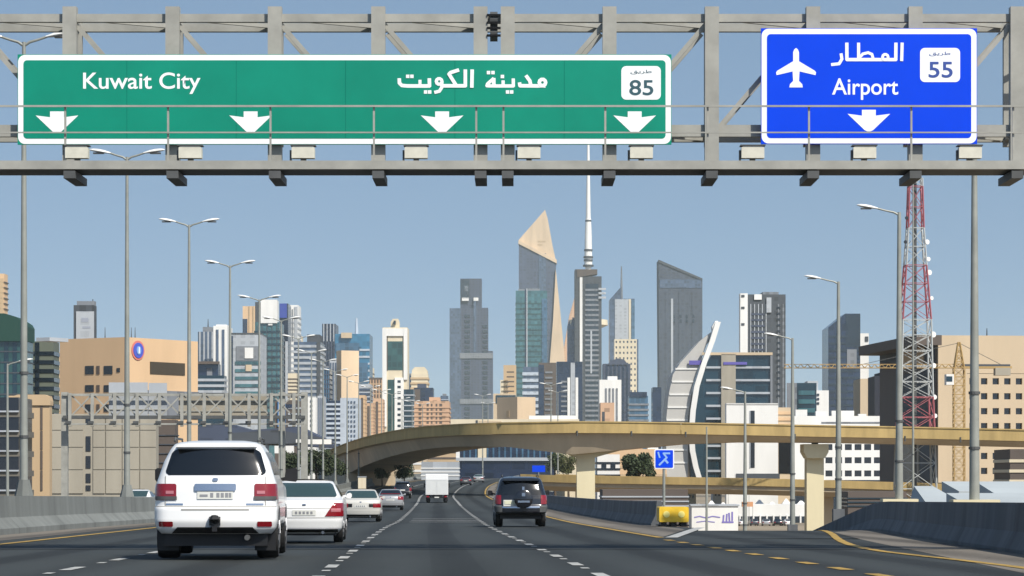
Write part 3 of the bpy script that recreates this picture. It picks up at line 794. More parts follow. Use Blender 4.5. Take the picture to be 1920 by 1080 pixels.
B.prism('rounded_parapet', [(13, 760), (16, 750), (24, 743), (34, 740), (84, 740), (93, 744), (95, 752), (95, 760)], W_TAN, -.15, 1.3)
for y0, y1 in ((758, 806), (808, 843), (845, 880), (882, 920)): B.rect('slot_window', 76, 80, y0, y1, W_BROWN, .06)
for y0, y1 in ((758, 775),): B.rect('opening', 17, 27, y0, y1, G_BLACK, .05)
B = Bld('panel_building', 'blank beige concrete panel building behind the distant gantry', 96, 292, 776, 300, W_CONC, depth=2.5)
for i, (a, b_) in enumerate(((98, 123), (125, 156), (175, 197), (199, 228), (230, 261), (263, 293))):
    for y0, y1 in ((778, 806), (807.5, 838), (839.5, 880), (881.5, 925)): B.rect('wall_panel', a, b_, y0, y1, W_CONC, .12)
for y0, y1 in ((742, 776),): pass
for y0, y1 in ((779, 794), (818, 846), (855, 878), (888, 905), (910, 920)): B.rect('window', 161, 170, y0, y1, G_BLACK, .08)
B = Bld('brown_block', 'dark brown block wedged right of the beige panel building', 294, 328, 787, 310, W_BROWN, depth=3)
B.bands(800, 920, 7, W_SLATE, .12, p=.1)
B = Bld('emblem_building', 'peach building with a round blue and red emblem on its wall', 112, 371, 632, 420, W_PEACH, corner=236, th=1.0)
for y0, y1 in ((686, 702), (722, 735), (758, 772)):
    B.lrect('window', 160, 176, y0, y1, G_BLACK, .07); B.lrect('window', 181, 187, y0, y1, W_BROWN, .07); B.lrect('window', 195, 211, y0, y1, G_BLACK, .07)
B.lrect('window', 219, 225, 690, 698, G_BLACK, .07)
B.rect('ribbon_window', 281, 346, 678, 701, fac('bronze_glass', (92, 80, 62), .55, .25), .1)
B.rect('entrance_wall', 238, 370, 730, 780, W_GREY, .3)
ec = Vector((B.lx(258), 0, B.lz(258, 657)))
def disc(bl, name, c, r, y, m, sx=1.0):
    mb = MB(); n = 20
    pts = [(c.x + r * sx * math.cos(2 * math.pi * i / n), c.z + r * math.sin(2 * math.pi * i / n)) for i in range(n)]
    mb.prism(pts, -y, -y + .08); return mb.build(name, m, bl.root)
disc(B, 'emblem_ring', ec, 1.42, .12, fac('emblem_red', (226, 130, 120), .75), 1.0)
disc(B, 'emblem_disc', ec, 1.12, .2, fac('emblem_blue', (78, 96, 205), .75), 1.0)
disc(B, 'emblem_shield', ec, .62, .28, fac('emblem_light_blue', (125, 170, 232), .75), .8)
box('emblem_bar', B.root, ec.x - .12, ec.x + .12, -.34, -.27, ec.z - .45, ec.z + .45, W_WHITE)
B.roof('rooftop_unit', 131, 166, 631, 634, W_PALE, .3, .5)
for px in (247, 296, 303): B.mast(px, 612, 634, .08, W_SLATE)
for px in (130, 150): pass
B = Bld('billboard_tower', 'slim grey tower faced with a white billboard above the emblem building', 138, 176, 572, 900, W_SLATE, depth=6)
B.rect('billboard', 143, 176.5, 584, 640, W_PALE, .4); B.rect('print', 153, 166, 596, 604, fac('print_grey', (176, 182, 196), .66), .46); B.rect('print', 155, 170, 612, 616, fac('print_grey', (176, 182, 196), .66), .46)
B.roof('plant_room', 143, 176, 564, 572, W_GREY); B.mast(172, 560, 573, .3, W_SLATE)
B = Bld('narrow_tower', 'slim peach tower squeezed between the office wing and the emblem building', 100, 113, 660, 900, W_PEACH, depth=8)
B.bands(668, 780, 11, W_CREAM, .3); 

# ---- skyline, left cluster
B = Bld('office_tower', 'grey-green striped tower right of the emblem building', 371, 402, 622, 1900, G_GREY, depth=35)
B.cols(371, 402, 4, 622, 780, W_PALE, .35); B.roof('plant_room', 378, 395, 612, 622, W_GREY); B.mast(386, 596, 614, .5, W_SLATE)
B = Bld('office_tower', 'white tower with dark vertical stripes left of the slim lamp posts', 400, 426, 611, 1850, W_WHITE, depth=35)
B.cols(402, 424, 2, 618, 780, G_GREY, .45, 'glazing_strip'); B.roof('parapet', 404, 424, 608, 611, W_WHITE, 0.1, .9)
B = Bld('overhang_block', 'dark block with projecting flat roof at the right of the emblem building', 366, 409, 682, 900, G_NAVY, depth=8)
B.rect('roof_slab', 360, 412, 678, 683, W_BROWN, 2.0); B.rect('light_bay', 388, 398, 690, 708, W_GREY)
B = Bld('banded_block', 'low banded glass block under the overhanging roof', 370, 420, 704, 860, G_DTEAL, depth=8)
B.bands(704, 780, 7, W_PALE, .45)
B = Bld('office_tower', 'grey tower with a square crest panel above teal bands', 432, 489, 626, 1700, W_PALE, depth=40)
B.rect('dark_edge', 432, 437, 630, 790, G_NAVY); B.roof('roof_rim', 432, 489, 624, 627, W_SLATE, 0, 1)
B.rect('window_panel', 443, 486, 649, 676, W_GREY); B.rect('crest_panel', 459, 475, 652, 672, W_WHITE, 1.0)
for i in range(8): B.rect('glass_band', 441, 489, 678 + i * 14, 684 + i * 14, G_TEAL)
B.rect('crest_panel', 461, 472, 684, 696, W_BEIGE, 1.0)
B = Bld('distant_tower', 'peach tower with dark left edge behind the white billboard tower', 455, 479, 574, 2600, W_PEACH, depth=40)
B.rect('dark_edge', 455, 464, 598, 700, G_NAVY); B.cols(464, 479, 2, 574, 700, W_TAN, .3)
B = Bld('office_tower', 'teal glass tower with a large white board on its roof', 478, 524, 604, 2000, G_TEAL, depth=40)
B.rect('white_board', 489, 520, 562, 606, W_WHITE, 1.5); B.prism('side_fin', [(478, 566), (490, 566), (490, 790), (478, 790)], W_SLATE, 1, 20)
B.roof('board_back', 489, 520, 563, 606, W_WHITE, 0.0, .3); B.rect('white_base', 503, 511, 598, 610, W_WHITE, 1.0)
B.bands(612, 800, 16, G_DTEAL, .3); B.cols(478, 524, 5, 610, 800, W_SLATE, .12)
B = Bld('office_tower', 'narrow tower with a bright blue top', 524, 540, 569, 2100, G_NAVY, depth=30)
B.rect('blue_top', 524.5, 538, 569, 596, fac('bright_blue_panel', (62, 84, 176), .7)); B.rect('light_strip', 526, 531, 615, 790, W_BEIGE); B.rect('light_strip', 535, 540, 640, 790, W_PALE)
B = Bld('office_tower', 'white tower with rows of tiny windows right of the blue-topped one', 538, 559, 572, 2150, W_WHITE, depth=30)
B.cols(541, 551, 2, 580, 640, W_GREY, .4); B.bands(585, 800, 20, W_PALE, .35, p=.3); B.rect('grey_edge', 552, 558, 575, 800, W_PALE)
B = Bld('office_tower', 'pale blue-grey banded tower with stepped roof', 551, 601, 641, 1750, G_GREY, depth=40)
B.bands(641, 800, 15, W_PALE, .45); B.roof('plant_room', 574, 598, 626, 641, W_SLATE); B.rect('side_strip', 594, 601, 641, 800, W_SLATE, .9)
B = Bld('office_tower', 'dark blue-grey ribbed tower behind the banded one', 604, 629, 607, 2300, G_NAVY, depth=40)
B.cols(604, 629, 4, 607, 640, W_PALE, .3); B.cols(604, 629, 5, 640, 800, W_MAUVE, .35)
B = Bld('office_tower', 'bright blue glass tower with a pale spire', 628, 693, 626, 2200, G_SKYB, depth=50)
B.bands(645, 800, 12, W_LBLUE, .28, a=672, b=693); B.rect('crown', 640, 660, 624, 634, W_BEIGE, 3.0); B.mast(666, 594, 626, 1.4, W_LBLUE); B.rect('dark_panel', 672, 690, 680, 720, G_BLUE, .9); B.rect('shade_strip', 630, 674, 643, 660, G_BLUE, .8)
B = Bld('plain_tower', 'blank peach slab tower in front of the bright blue glass one', 631, 673, 657, 1500, W_STONE, depth=26, corner=640, th=.55)
B = Bld('apartment_block', 'brownish apartment tower left of the white-framed tower', 692, 719, 708, 1900, W_BROWN, depth=30)
B.cols(692, 719, 5, 712, 800, W_PINK, .45); B.bands(712, 840, 14, W_TAN, .25, p=.3)
B = Bld('apartment_block', 'lilac block with tiny windows behind the plain peach slab', 672, 694, 720, 1600, W_PALE, depth=30)
B.bands(724, 800, 9, G_GREY, .5)
B = Bld('apartment_block', 'white apartment slab with small square windows above the dark canopy roofs', 576, 592, 745, 900, W_WHITE, depth=8)
for i in range(6): B.rect('window', 582, 586, 750 + i * 9, 754 + i * 9, G_GREY)
B = Bld('shop_block', 'low block with a bright blue hoarding behind the distant gantry', 515, 566, 752, 700, W_BROWN, depth=8)
B.rect('blue_hoarding', 521, 536, 752, 800, fac('blue_hoarding', (82, 144, 210), .72), .5); B.bands(756, 800, 4, W_PALE, .3, a=540, b=566); B.rect('dark_bay', 537, 556, 758, 766, G_NAVY); B.rect('dark_bay', 557, 566, 774, 796, G_BLACK)
B = Bld('apartment_tower', 'blue and white balcony tower left of the pale windowed tower', 613, 641, 751, 1150, G_NAVY, depth=24)
B.bands(751, 850, 11, W_LBLUE, .45, 'balcony')
B = Bld('apartment_tower', 'pale blue-white tower with columns of small windows above the flyover end', 638, 671, 746, 1100, W_LBLUE, depth=24)
for px in (653, 659, 665):
    for i in range(11): B.rect('window', px - 1.4, px + 1.4, 752 + i * 9, 756 + i * 9, G_GREY, .3)
for k, (a, b_, t) in enumerate(((672, 684, 741), (684, 700, 756), (700, 718, 748))):
    B = Bld('apartment_tower', 'narrow peach apartment tower left of the white-framed tower, %s of three' % ('leftmost', 'middle one', 'rightmost')[k], a, b_, t, 1250 + 40 * k, W_PINK if k else W_PEACH, depth=18, group='narrow peach towers')
    B.rect('window_strip', a + 5, a + 9, t + 5, 850, W_BROWN); B.bands(t, 850, 14, W_PEACH, .3, p=.12)
B = Bld('framed_tower', 'white-framed tower with a big green glass panel and small penthouse', 717, 764, 614, 1800, W_CREAM, depth=30)
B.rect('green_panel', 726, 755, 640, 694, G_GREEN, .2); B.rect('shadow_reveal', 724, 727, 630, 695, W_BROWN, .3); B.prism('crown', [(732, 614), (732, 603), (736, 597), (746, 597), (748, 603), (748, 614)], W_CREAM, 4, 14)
B.rect('crown_window', 738, 742, 601, 608, G_DARK, -3.6); B.rect('frame_post', 717, 725, 616, 800, W_WHITE, 1.2); B.rect('frame_post', 757, 764, 616, 712, W_WHITE, 1.2); B.rect('frame_beam', 718, 763, 616, 630, W_WHITE, 1.0)
B.rect('glass_bay', 727, 739, 712, 820, G_GREEN, .4); B.rect('white_core', 740, 757, 708, 820, W_WHITE, .9)
for i in range(10): B.rect('window', 745.5, 751.5, 713 + i * 10.4, 717.5 + i * 10.4, G_DARK, 1.05)
B = Bld('banded_block', 'dark teal banded slab at the right of the white-framed tower', 757, 775, 730, 1700, G_DTEAL, depth=24); B.bands(732, 830, 10, W_PALE, .22)
B = Bld('domed_tower', 'cream tower with rounded top behind the dark blue block', 771, 802, 700, 2100, W_CREAM, depth=26)
B.prism('rounded_top', [(772, 702), (772, 694), (778, 688), (796, 688), (801, 694), (801, 702)], W_CREAM, 1, 24); B.bands(702, 730, 3, W_TAN, .4)
B = Bld('office_block', 'dark blue stepped block above the peach apartments', 776, 812, 727, 1900, G_NAVY, depth=26); B.roof('step', 782, 798, 719, 727, W_MAUVE); B.rect('brown_bay', 776, 788, 730, 760, W_BROWN)
B = Bld('apartment_block', 'wide peach apartment block above the left sweep of the flyover', 777, 842, 752, 1300, W_PINK, depth=30)
for a, b_ in ((785, 790), (800, 804), (808, 811), (817, 820), (824, 829)):
    B.rect('window_strip', a, b_, 757, 830, W_BROWN, .15)
B.bands(757, 830, 9, W_PINK, .35, p=.3); B.roof('penthouse', 804, 824, 744, 752, W_PINK)

slim = [(392, 404, 640, 2700, 0, 'behind the striped grey-green tower'), (424, 434, 648, 2600, 1, 'left of the crest-panel tower'), (486, 497, 640, 2900, 2, 'left of the teal tower with the white board'), (556, 566, 630, 3200, 3, 'behind the banded stepped-roof tower, left'),
        (590, 604, 634, 3000, 0, 'behind the banded stepped-roof tower, right'), (606, 618, 690, 1500, 2, 'below the dark ribbed tower'), (618, 632, 676, 1600, 1, 'left of the plain peach slab'), (690, 700, 690, 2600, 3, 'right of the bright blue glass tower'), (704, 717, 722, 2200, 0, 'close left of the white-framed tower'),
        (764, 772, 704, 2500, 2, 'close right of the white-framed tower'), (595, 606, 742, 1300, 1, 'right of the white apartment slab'), (540, 556, 700, 1500, 3, 'below the white tower with tiny windows'), (826, 840, 742, 2400, 0, 'behind the wide peach apartments'), (955, 966, 700, 2700, 1, 'left of the teal split-face tower'), (1196, 1206, 752, 2400, 2, 'right of the cream gridded block')]
for a, b_, t_, d, k, lab in slim:
    B = Bld('slim_tower', 'slim ' + ('blue-grey glazed', 'pale ribbed', 'navy glass', 'cream balcony')[k] + ' tower ' + lab, a, b_, t_, d, (G_GREY, W_PALE, G_NAVY, W_CREAM)[k], depth=20, group='slim background towers')
    if k == 0: B.bands(t_ + 4, 820, 18, W_LBLUE, .3)
    elif k == 1: B.cols(a, b_, 3, t_ + 4, 820, G_GREY, .5, 'glazing_strip')
    elif k == 2: B.cols(a, b_, 3, t_, 820, G_BLUE, .4, 'mullion'); B.bands(t_ + 4, 820, 14, W_MAUVE, .2)
    else: B.bands(t_ + 5, 820, 17, W_BROWN, .35, 'balcony_shade', p=.2)
    B.roof('plant_room', a + (b_ - a) * .25, a + (b_ - a) * .75, t_ - 4, t_, W_GREY)

# ---- skyline, centre
B = Bld('stepped_tower', 'tall mauve-grey stepped tower with stacked square crown', 843, 924, 578, 4400, W_MAUVE, depth=60, poly=[(843, 578), (843, 800), (924, 800), (924, 658), (915, 658), (915, 577)], )
B.prism('crown', [(863, 522), (903, 522), (903, 580), (863, 580)], W_MAUVE, 4, 50); B.rect('dark_side', 843, 864, 578, 800, G_GREY, .6)
B.rect('crown_recess', 864, 880, 524, 560, G_DARK, -3.4); B.rect('crown_panel', 871, 878, 536, 546, W_PALE, -2.6); B.rect('crown_panel', 866, 879, 558, 564, W_WHITE, -2.6); B.rect('crown_panel', 888, 897, 558, 564, W_WHITE, -2.6)
for i in range(22):
    y = 590 + i * 9.6
    B.rect('window', 871, 881, y, y + 5.5, G_DARK, .9)
    if y > 600: B.rect('window', 905, 914, y, y + 5.5, G_DARK, .9)
B.rect('belt', 862, 924, 662, 672, W_GREY, 1.6); B.rect('belt', 862, 924, 748, 757, W_GREY, 1.6); B.rect('glass_strip', 888, 893, 565, 660, G_GREY, .8)
B = Bld('teal_tower', 'teal glass tower with split face in front of the sculpted skyscraper', 967, 1026, 545, 3300, G_TEAL, depth=40)
B.rect('joint', 984, 987, 543, 760, G_NAVY, .4); B.rect('lit_fin', 987, 989, 541, 760, W_PALE, 1.2); B.roof('plant_room', 972, 984, 541, 546, W_GREY); B.roof('plant_room', 990, 1012, 540, 546, W_GREY)
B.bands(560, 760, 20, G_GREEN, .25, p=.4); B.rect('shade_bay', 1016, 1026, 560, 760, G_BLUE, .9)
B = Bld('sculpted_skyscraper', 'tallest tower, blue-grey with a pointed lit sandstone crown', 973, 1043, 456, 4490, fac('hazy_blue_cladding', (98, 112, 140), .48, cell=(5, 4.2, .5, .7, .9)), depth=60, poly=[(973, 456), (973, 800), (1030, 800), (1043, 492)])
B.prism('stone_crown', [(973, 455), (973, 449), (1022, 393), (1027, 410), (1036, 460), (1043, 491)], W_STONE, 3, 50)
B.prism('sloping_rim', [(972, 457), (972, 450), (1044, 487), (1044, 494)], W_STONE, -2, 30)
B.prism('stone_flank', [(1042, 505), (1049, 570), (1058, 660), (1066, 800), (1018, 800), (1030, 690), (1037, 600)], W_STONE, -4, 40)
B.prism('stone_flank', [(1079, 552), (1082, 800), (1046, 800), (1058, 650), (1068, 590)], W_PINK, 10, 45)
B.rect('glass_strip', 1010, 1024, 475, 700, G_GREY, .8)
for yy in (451, 457): B.prism('lettering', [(1008, yy), (1023 - (yy - 451), yy), (1023 - (yy - 451), yy + 3), (1008, yy + 3)], W_TAN, 2.8, 2.99)
B = Bld('dark_pinnacle', 'small dark serrated tower between the sandstone flanks and the ribbed tower', 1064, 1080, 595, 3100, G_NAVY, depth=20, poly=[(1064, 612), (1067, 600), (1070, 610), (1074, 594), (1080, 600), (1080, 800), (1064, 800)])
B = Bld('ribbed_tower', 'grey-green ribbed tower standing before the tall white broadcasting mast', 1078, 1130, 516, 3000, W_SLATE, depth=30, poly=[(1078, 505), (1084, 505), (1086, 512), (1100, 518), (1128, 518), (1128, 800), (1078, 800)])
B.rect('white_strip', 1087, 1092, 520, 720, W_WHITE, 1.2); B.rect('dark_glass', 1098, 1122, 532, 800, G_DARK, .3)
B.bands(536, 800, 28, W_GREY, .4, a=1097, b=1123); B.rect('spine', 1107, 1110, 620, 700, W_PALE, 1.6)
for i in range(3): B.rect('balcony', 1122, 1136, 540 + i * 8, 544 + i * 8, W_PALE, 2.0)
B.prism('cornice', [(1082, 505), (1120, 505), (1120, 514), (1082, 520)], W_BROWN, -1, 20)
t = thing('broadcasting_tower', 'tall white broadcasting mast rising above the ribbed grey tower', 'tower', tuple(P(1103, HY, 3150)[:2]) + (0,))
def tp(py): return CZ + (HY - py) / F * 3150
def tr(px): return px / F * 3150
mb = MB(); mb.tube([(0, 0, 0), (0, 0, tp(500))], [tr(7), tr(5.5)], 14); mb.build('shaft', W_WHITE, t, smooth=True)
mb = MB(); mb.tube([(0, 0, tp(500)), (0, 0, tp(440)), (0, 0, tp(410))], [tr(7.5), tr(6.4), tr(5.2)], 14); mb.build('upper_shaft', W_WHITE, t, smooth=True)
mb = MB(); mb.tube([(0, 0, tp(410)), (0, 0, tp(330)), (0, 0, tp(225))], [tr(4.6), tr(3.2), tr(1.5)], 10); mb.build('mast', W_WHITE, t, smooth=True)
for py, r in ((500, 10), (490, 8.5), (484, 9.0), (471, 8.0), (416, 5.6)):
    mb = MB(); mb.tube([(0, 0, tp(py)), (0, 0, tp(py - 3.5))], tr(r), 16); mb.build('platform', W_SLATE, t)
mb = MB(); mb.tube([(tr(0), 0, tp(618)), (0, 0, tp(610)), (0, 0, tp(600))], [tr(18), tr(37), tr(36)], 24); mb.build('pod', W_CREAM, t)
B = Bld('office_tower', 'white slab tower with slanted roof and antenna right of the ribbed tower', 1143, 1190, 560, 3400, G_GREY, depth=30, poly=[(1143, 562), (1165, 537), (1165, 560), (1190, 560), (1190, 800), (1143, 800)])
B.rect('white_face', 1153, 1183, 561, 640, W_PALE, .8); B.rect('lit_edge', 1179, 1183, 561, 800, W_CREAM, 1.5); B.mast(1166, 498, 560, 1.6, W_GREY); B.rect('glass_edge', 1184, 1190, 562, 800, G_BLUE, .6)
B = Bld('office_tower', 'cream gridded block below the white slab tower', 1152, 1197, 636, 3000, G_GREY, depth=28)
B.punched(1152, 1194, 6, 636, 800, 16, W_CREAM, .4, .4)
B = Bld('round_headed_tower', 'mauve tower with rounded head in front of the cream gridded block', 1131, 1182, 682, 2400, W_MAUVE, depth=26)
B.prism('rounded_head', [(1138, 684), (1146, 676), (1158, 672), (1170, 674), (1178, 684)], W_MAUVE, -1, 20); B.cols(1134, 1180, 6, 684, 800, G_NAVY, .5)
B = Bld('white_block', 'white block with tall slit windows beyond the flyover centre', 1124, 1165, 712, 1500, W_WHITE, depth=20)
B.cols(1133, 1160, 4, 728, 800, W_GREY, .5, 'slit_window'); B.roof('penthouse', 1140, 1158, 705, 712, W_WHITE)
B = Bld('pink_annex', 'small pink block with one dark doorway above the flyover', 1126, 1152, 755, 1000, W_PINK, depth=12); B.rect('doorway', 1129, 1134, 772, 800, W_SLATE, .1)
B = Bld('office_block', 'small blue-grey block right of the mauve tower', 1180, 1215, 742, 1900, G_BLUE, depth=22); B.rect('roof_band', 1180, 1213, 735, 744, G_NAVY, .8); B.bands(750, 800, 5, W_GREY, .35)
B = Bld('low_block', 'low beige block at the foot of the stepped tower', 925, 968, 738, 1900, W_BEIGE, depth=24); B.roof('penthouse', 944, 968, 684, 739, W_TAN); B.bands(690, 735, 5, W_BROWN, .3, a=950, b=964, p=.3); B.rect('dark_glazing', 930, 967, 741, 756, G_DTEAL); B.roof('penthouse', 938, 952, 712, 739, W_CREAM)
B = Bld('beige_block', 'plain beige block above the flyover left of the ribbed tower', 932, 1004, 744, 1000, W_STONE, depth=22, corner=970, th=.7); B.lrect('niche', 950, 955, 770, 782, W_TAN, .1)
B = Bld('banded_block', 'pale blue banded block at the foot of the teal tower', 981, 1014, 688, 2400, G_GREY, depth=22); B.bands(692, 800, 9, W_LBLUE, .5)
B = Bld('slatted_block', 'dark maroon-grey block left of the ribbed tower', 1010, 1046, 680, 2100, W_BROWN, depth=22); B.bands(690, 800, 11, W_GREY, .35, a=1022, b=1036); B.rect('glass_side', 1010, 1020, 684, 800, G_NAVY)
B = Bld('striped_block', 'dark block with two bright white stripes left of the ribbed tower', 1044, 1092, 678, 1900, G_NAVY, depth=22)
B.rect('white_stripe', 1064, 1069, 708, 800, W_WHITE, 1.0); B.rect('white_stripe', 1079, 1084, 708, 800, W_WHITE, 1.0); B.rect('pale_bay', 1070, 1078, 680, 800, W_PALE, .7); B.bands(708, 800, 10, W_GREY, .35, a=1052, b=1063)
B = Bld('long_low_block', 'long low white block just above the flyover parapet', 845, 1086, 786, 800, W_CREAM, depth=16)
B.rect('window_band', 1044, 1076, 790, 796, G_DARK, .12); B.rect('gap', 892, 896, 788, 800, W_SLATE, .1); B.roof('step', 992, 1080, 779, 787, W_WHITE, .1, .9)
B.rect('bay', 898, 940, 789, 800, W_BEIGE, .1)
B = Bld('glass_showroom', 'dark blue glazed building seen under the flyover', 861, 1042, 826, 620, G_NAVY, depth=20)
B.rect('white_bay', 896, 912, 822, 862, W_CREAM, .3); B.rect('white_bay', 855, 862, 826, 862, W_WHITE, .3); B.cols(865, 1040, 16, 828, 862, G_BLUE, .3, 'mullion'); B.rect('base', 855, 1042, 858, 864, W_PALE, .5)
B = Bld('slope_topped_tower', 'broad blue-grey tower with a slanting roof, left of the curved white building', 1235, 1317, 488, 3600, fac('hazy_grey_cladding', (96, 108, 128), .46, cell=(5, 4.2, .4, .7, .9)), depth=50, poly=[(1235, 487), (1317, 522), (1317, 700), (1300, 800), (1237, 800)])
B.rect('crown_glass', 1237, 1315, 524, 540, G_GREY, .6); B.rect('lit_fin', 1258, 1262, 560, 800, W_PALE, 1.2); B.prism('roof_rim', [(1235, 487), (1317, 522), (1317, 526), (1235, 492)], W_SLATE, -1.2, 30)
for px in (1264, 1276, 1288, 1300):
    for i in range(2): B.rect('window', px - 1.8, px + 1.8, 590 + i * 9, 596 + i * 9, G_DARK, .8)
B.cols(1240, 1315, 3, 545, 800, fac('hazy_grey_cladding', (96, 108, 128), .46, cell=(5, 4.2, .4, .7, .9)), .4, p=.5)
B = Bld('dark_slab', 'slim dark slab at the foot of the slope-topped tower', 1224, 1240, 726, 1800, G_NAVY, depth=20)

# ---- right of the flyover
B = Bld('curved_glass_building', 'dark glass building with a sweeping white blade and ribbed stone flank', 1290, 1448, 662, 780, G_DTEAL, depth=40, poly=[(1296, 905), (1292, 800), (1300, 740), (1320, 690), (1335, 664), (1446, 664), (1446, 905)])
bl = [(1346, 604), (1335, 640), (1320, 680), (1306, 725), (1299, 770), (1296, 810), (1298, 845), (1304, 875), (1313, 905)]
mb = MB(); v = []
for x, y in bl:
    v += [(B.lx(x - 5), B.lz(x, y)), (B.lx(x + 5), B.lz(x, y))]
vv = [(x, yy, z) for yy in (-1.6, 1.5) for x, z in v]; n = len(v)
ff = []
for i in range(len(bl) - 1):
    a = 2 * i; ff += [(a, a + 1, a + 3, a + 2), (n + a, n + a + 2, n + a + 3, n + a + 1), (a, a + 2, n + a + 2, n + a), (a + 1, n + a + 1, n + a + 3, a + 3)]
ff += [(0, n, n + 1, 1), (n - 2, n - 1, 2 * n - 1, 2 * n - 2)]
mb.add(vv, ff); mb.build('white_blade', W_WHITE, B.root)
B.prism('blade_cap', [(1335, 612), (1341, 602), (1346, 602), (1346, 612), (1344, 622), (1336, 622)], W_WHITE, -1.0, 4)
B.prism('stone_flank', [(1250, 905), (1249, 790), (1254, 740), (1262, 702), (1276, 680), (1312, 640), (1334, 622), (1316, 672), (1299, 725), (1291, 780), (1290, 905)], fac('flank_stone', (208, 206, 200), .74), .6, 22)
for i, y in enumerate((690, 714, 738, 762, 786, 842, 866)):
    x0 = interp([(680, 1270), (702, 1263), (740, 1255), (790, 1250), (900, 1250)], y); x1 = interp([(680, 1312), (725, 1298), (780, 1290), (900, 1289)], y)
    B.prism('stone_rib', [(x0, y), (x1, y), (x1, y + 3), (x0, y + 3)], W_WHITE, .35, .61)
B.prism('roof_frame', [(1300, 660), (1316, 640), (1335, 622), (1330, 640), (1320, 655)], W_BROWN, 2, 12)
B.rect('concrete_core', 1352, 1379, 664, 905, W_CONC, .9)
for y in (687, 711, 735, 759, 783, 834, 857, 881): B.rect('ledge', 1324, 1353, y, y + 4, W_PALE, .6)
for y in (687, 711, 735): B.rect('ledge', 1379, 1447, y, y + 4, W_PALE, .6)
B.rect('core_edge', 1444, 1448, 664, 905, W_GREY, .8); B.rect('roof_band', 1316, 1448, 661, 666, W_BEIGE, .9)
B.rect('banner', 1356, 1400, 679, 684, fac('violet_banner', (112, 104, 190), .7), 1.1); B.rect('banner', 1292, 1316, 676, 684, fac('violet_banner', (112, 104, 190), .7), .3)
B = Bld('white_cube_building', 'blank white cube with one dark vertical slit in front of the curved glass building', 1362, 1459, 757, 750, W_WHITE, depth=5)
B.rect('slit_window', 1407, 1415, 770, 877, G_BLACK, .12); B.rect('slit_frame', 1405.5, 1407, 770, 878, W_PALE, .14); B.rect('plinth', 1380, 1462, 888, 905, W_SLATE, .2); B.roof('parapet', 1362, 1459, 756, 758, W_WHITE, 0, 1)
B = Bld('glazed_annex', 'brown glazed annex right of the white cube building', 1459, 1486, 764, 755, W_BEIGE, depth=14)
B.rect('dark_glazing', 1460, 1483, 826, 888, G_BLACK, .15); B.bands(766, 800, 3, W_PEACH, .5)
B = Bld('grey_tower', 'dark grey gridded tower behind the curved glass building', 1402, 1473, 552, 1500, W_SLATE, depth=30)
B.cols(1404, 1440, 5, 570, 700, W_PALE, .22); B.cols(1455, 1473, 2, 570, 780, W_GREY, .3)
for i in range(16): B.rect('window', 1457, 1463, 575 + i * 11, 579 + i * 11, G_BLACK, .5)
B.rect('white_panel', 1414, 1428, 552, 562, W_WHITE, .8); B.roof('plant_room', 1432, 1462, 546, 553, W_GREY); B.rect('pink_fin', 1437, 1446, 558, 586, W_PALE, .9); B.bands(580, 780, 18, W_MAUVE, .35, a=1408, b=1434)
B = Bld('white_shaft', 'slender white ventilated shaft at the left edge of the grey gridded tower', 1388, 1402, 550, 1450, W_WHITE, depth=8)
for y in (553, 575, 606): B.rect('louvre', 1390, 1396, y, y + 4, W_SLATE, .3)
B = Bld('teal_block', 'teal banded glass block left of the dark slanted tower', 1488, 1531, 718, 900, G_DTEAL, depth=20); B.bands(724, 790, 4, G_TEAL, .5, a=1497, b=1528); B.rect('grey_side', 1475, 1494, 718, 800, W_GREY, .2)
B = Bld('white_block', 'small white block with two dark windows left of the dark slanted tower', 1528, 1554, 732, 950, W_WHITE, depth=16); B.roof('penthouse', 1516, 1536, 714, 733, W_PALE)
for i in range(3): B.rect('window', 1532, 1536, 738 + i * 8, 742 + i * 8, G_DARK)
B = Bld('slanted_dark_tower', 'dark blue glass tower with slanted roof behind a lamp post', 1553, 1613, 588, 1500, G_NAVY, depth=30, poly=[(1553, 614), (1585, 588), (1613, 588), (1613, 800), (1553, 800)])
B.bands(620, 800, 14, G_DARK, .3, a=1554, b=1612); B.rect('grey_bay', 1588, 1606, 655, 690, W_GREY, .6); B.rect('dark_bay', 1586, 1613, 590, 650, G_DARK, .3)
B = Bld('white_slab', 'slim white slab attached right of the dark slanted tower', 1613, 1629, 625, 1520, W_WHITE, depth=20); B.rect('grey_window', 1622, 1628, 631, 640, W_SLATE)
B = Bld('beige_slab', 'plain beige slab under the slim white one', 1613, 1640, 710, 800, W_BEIGE, depth=16)
B = Bld('white_office', 'low white office with rows of dark windows behind the flyover', 1488, 1654, 780, 700, G_DARK, depth=5)
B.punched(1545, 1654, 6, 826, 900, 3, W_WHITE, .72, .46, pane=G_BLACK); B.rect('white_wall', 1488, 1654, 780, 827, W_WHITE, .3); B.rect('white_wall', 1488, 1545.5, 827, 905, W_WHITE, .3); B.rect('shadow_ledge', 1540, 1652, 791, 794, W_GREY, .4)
for a, b_, t in ((1492, 1514, 768), (1530, 1552, 771), (1560, 1602, 770), (1610, 1625, 776)): B.roof('rooftop_unit', a, b_, t, 781, W_WHITE, .1, .5)
B = Bld('navy_block', 'dark navy windowless block left of the red and white lattice tower', 1640, 1690, 698, 740, fac('navy_cladding', (46, 50, 66), .6), depth=14, poly=[(1640, 705), (1652, 705), (1652, 698), (1690, 698), (1690, 905), (1640, 905)])
B = Bld('beige_office', 'large beige office with grid of small square windows at the right edge', 1652, 2080, 630, 380, G_BLACK, corner=1757, th=.10, body='wall')
B.punched(1811, 2072, 12, 701, 897, 7, W_BEIGE, .55, .42, p=.45, pane=G_BLACK)
B.rect('plain_wall', 1757.5, 1811.5, 699.5, 905, W_BEIGE, .46); B.rect('plinth', 1811, 2072, 896.5, 925, W_BEIGE, .46)
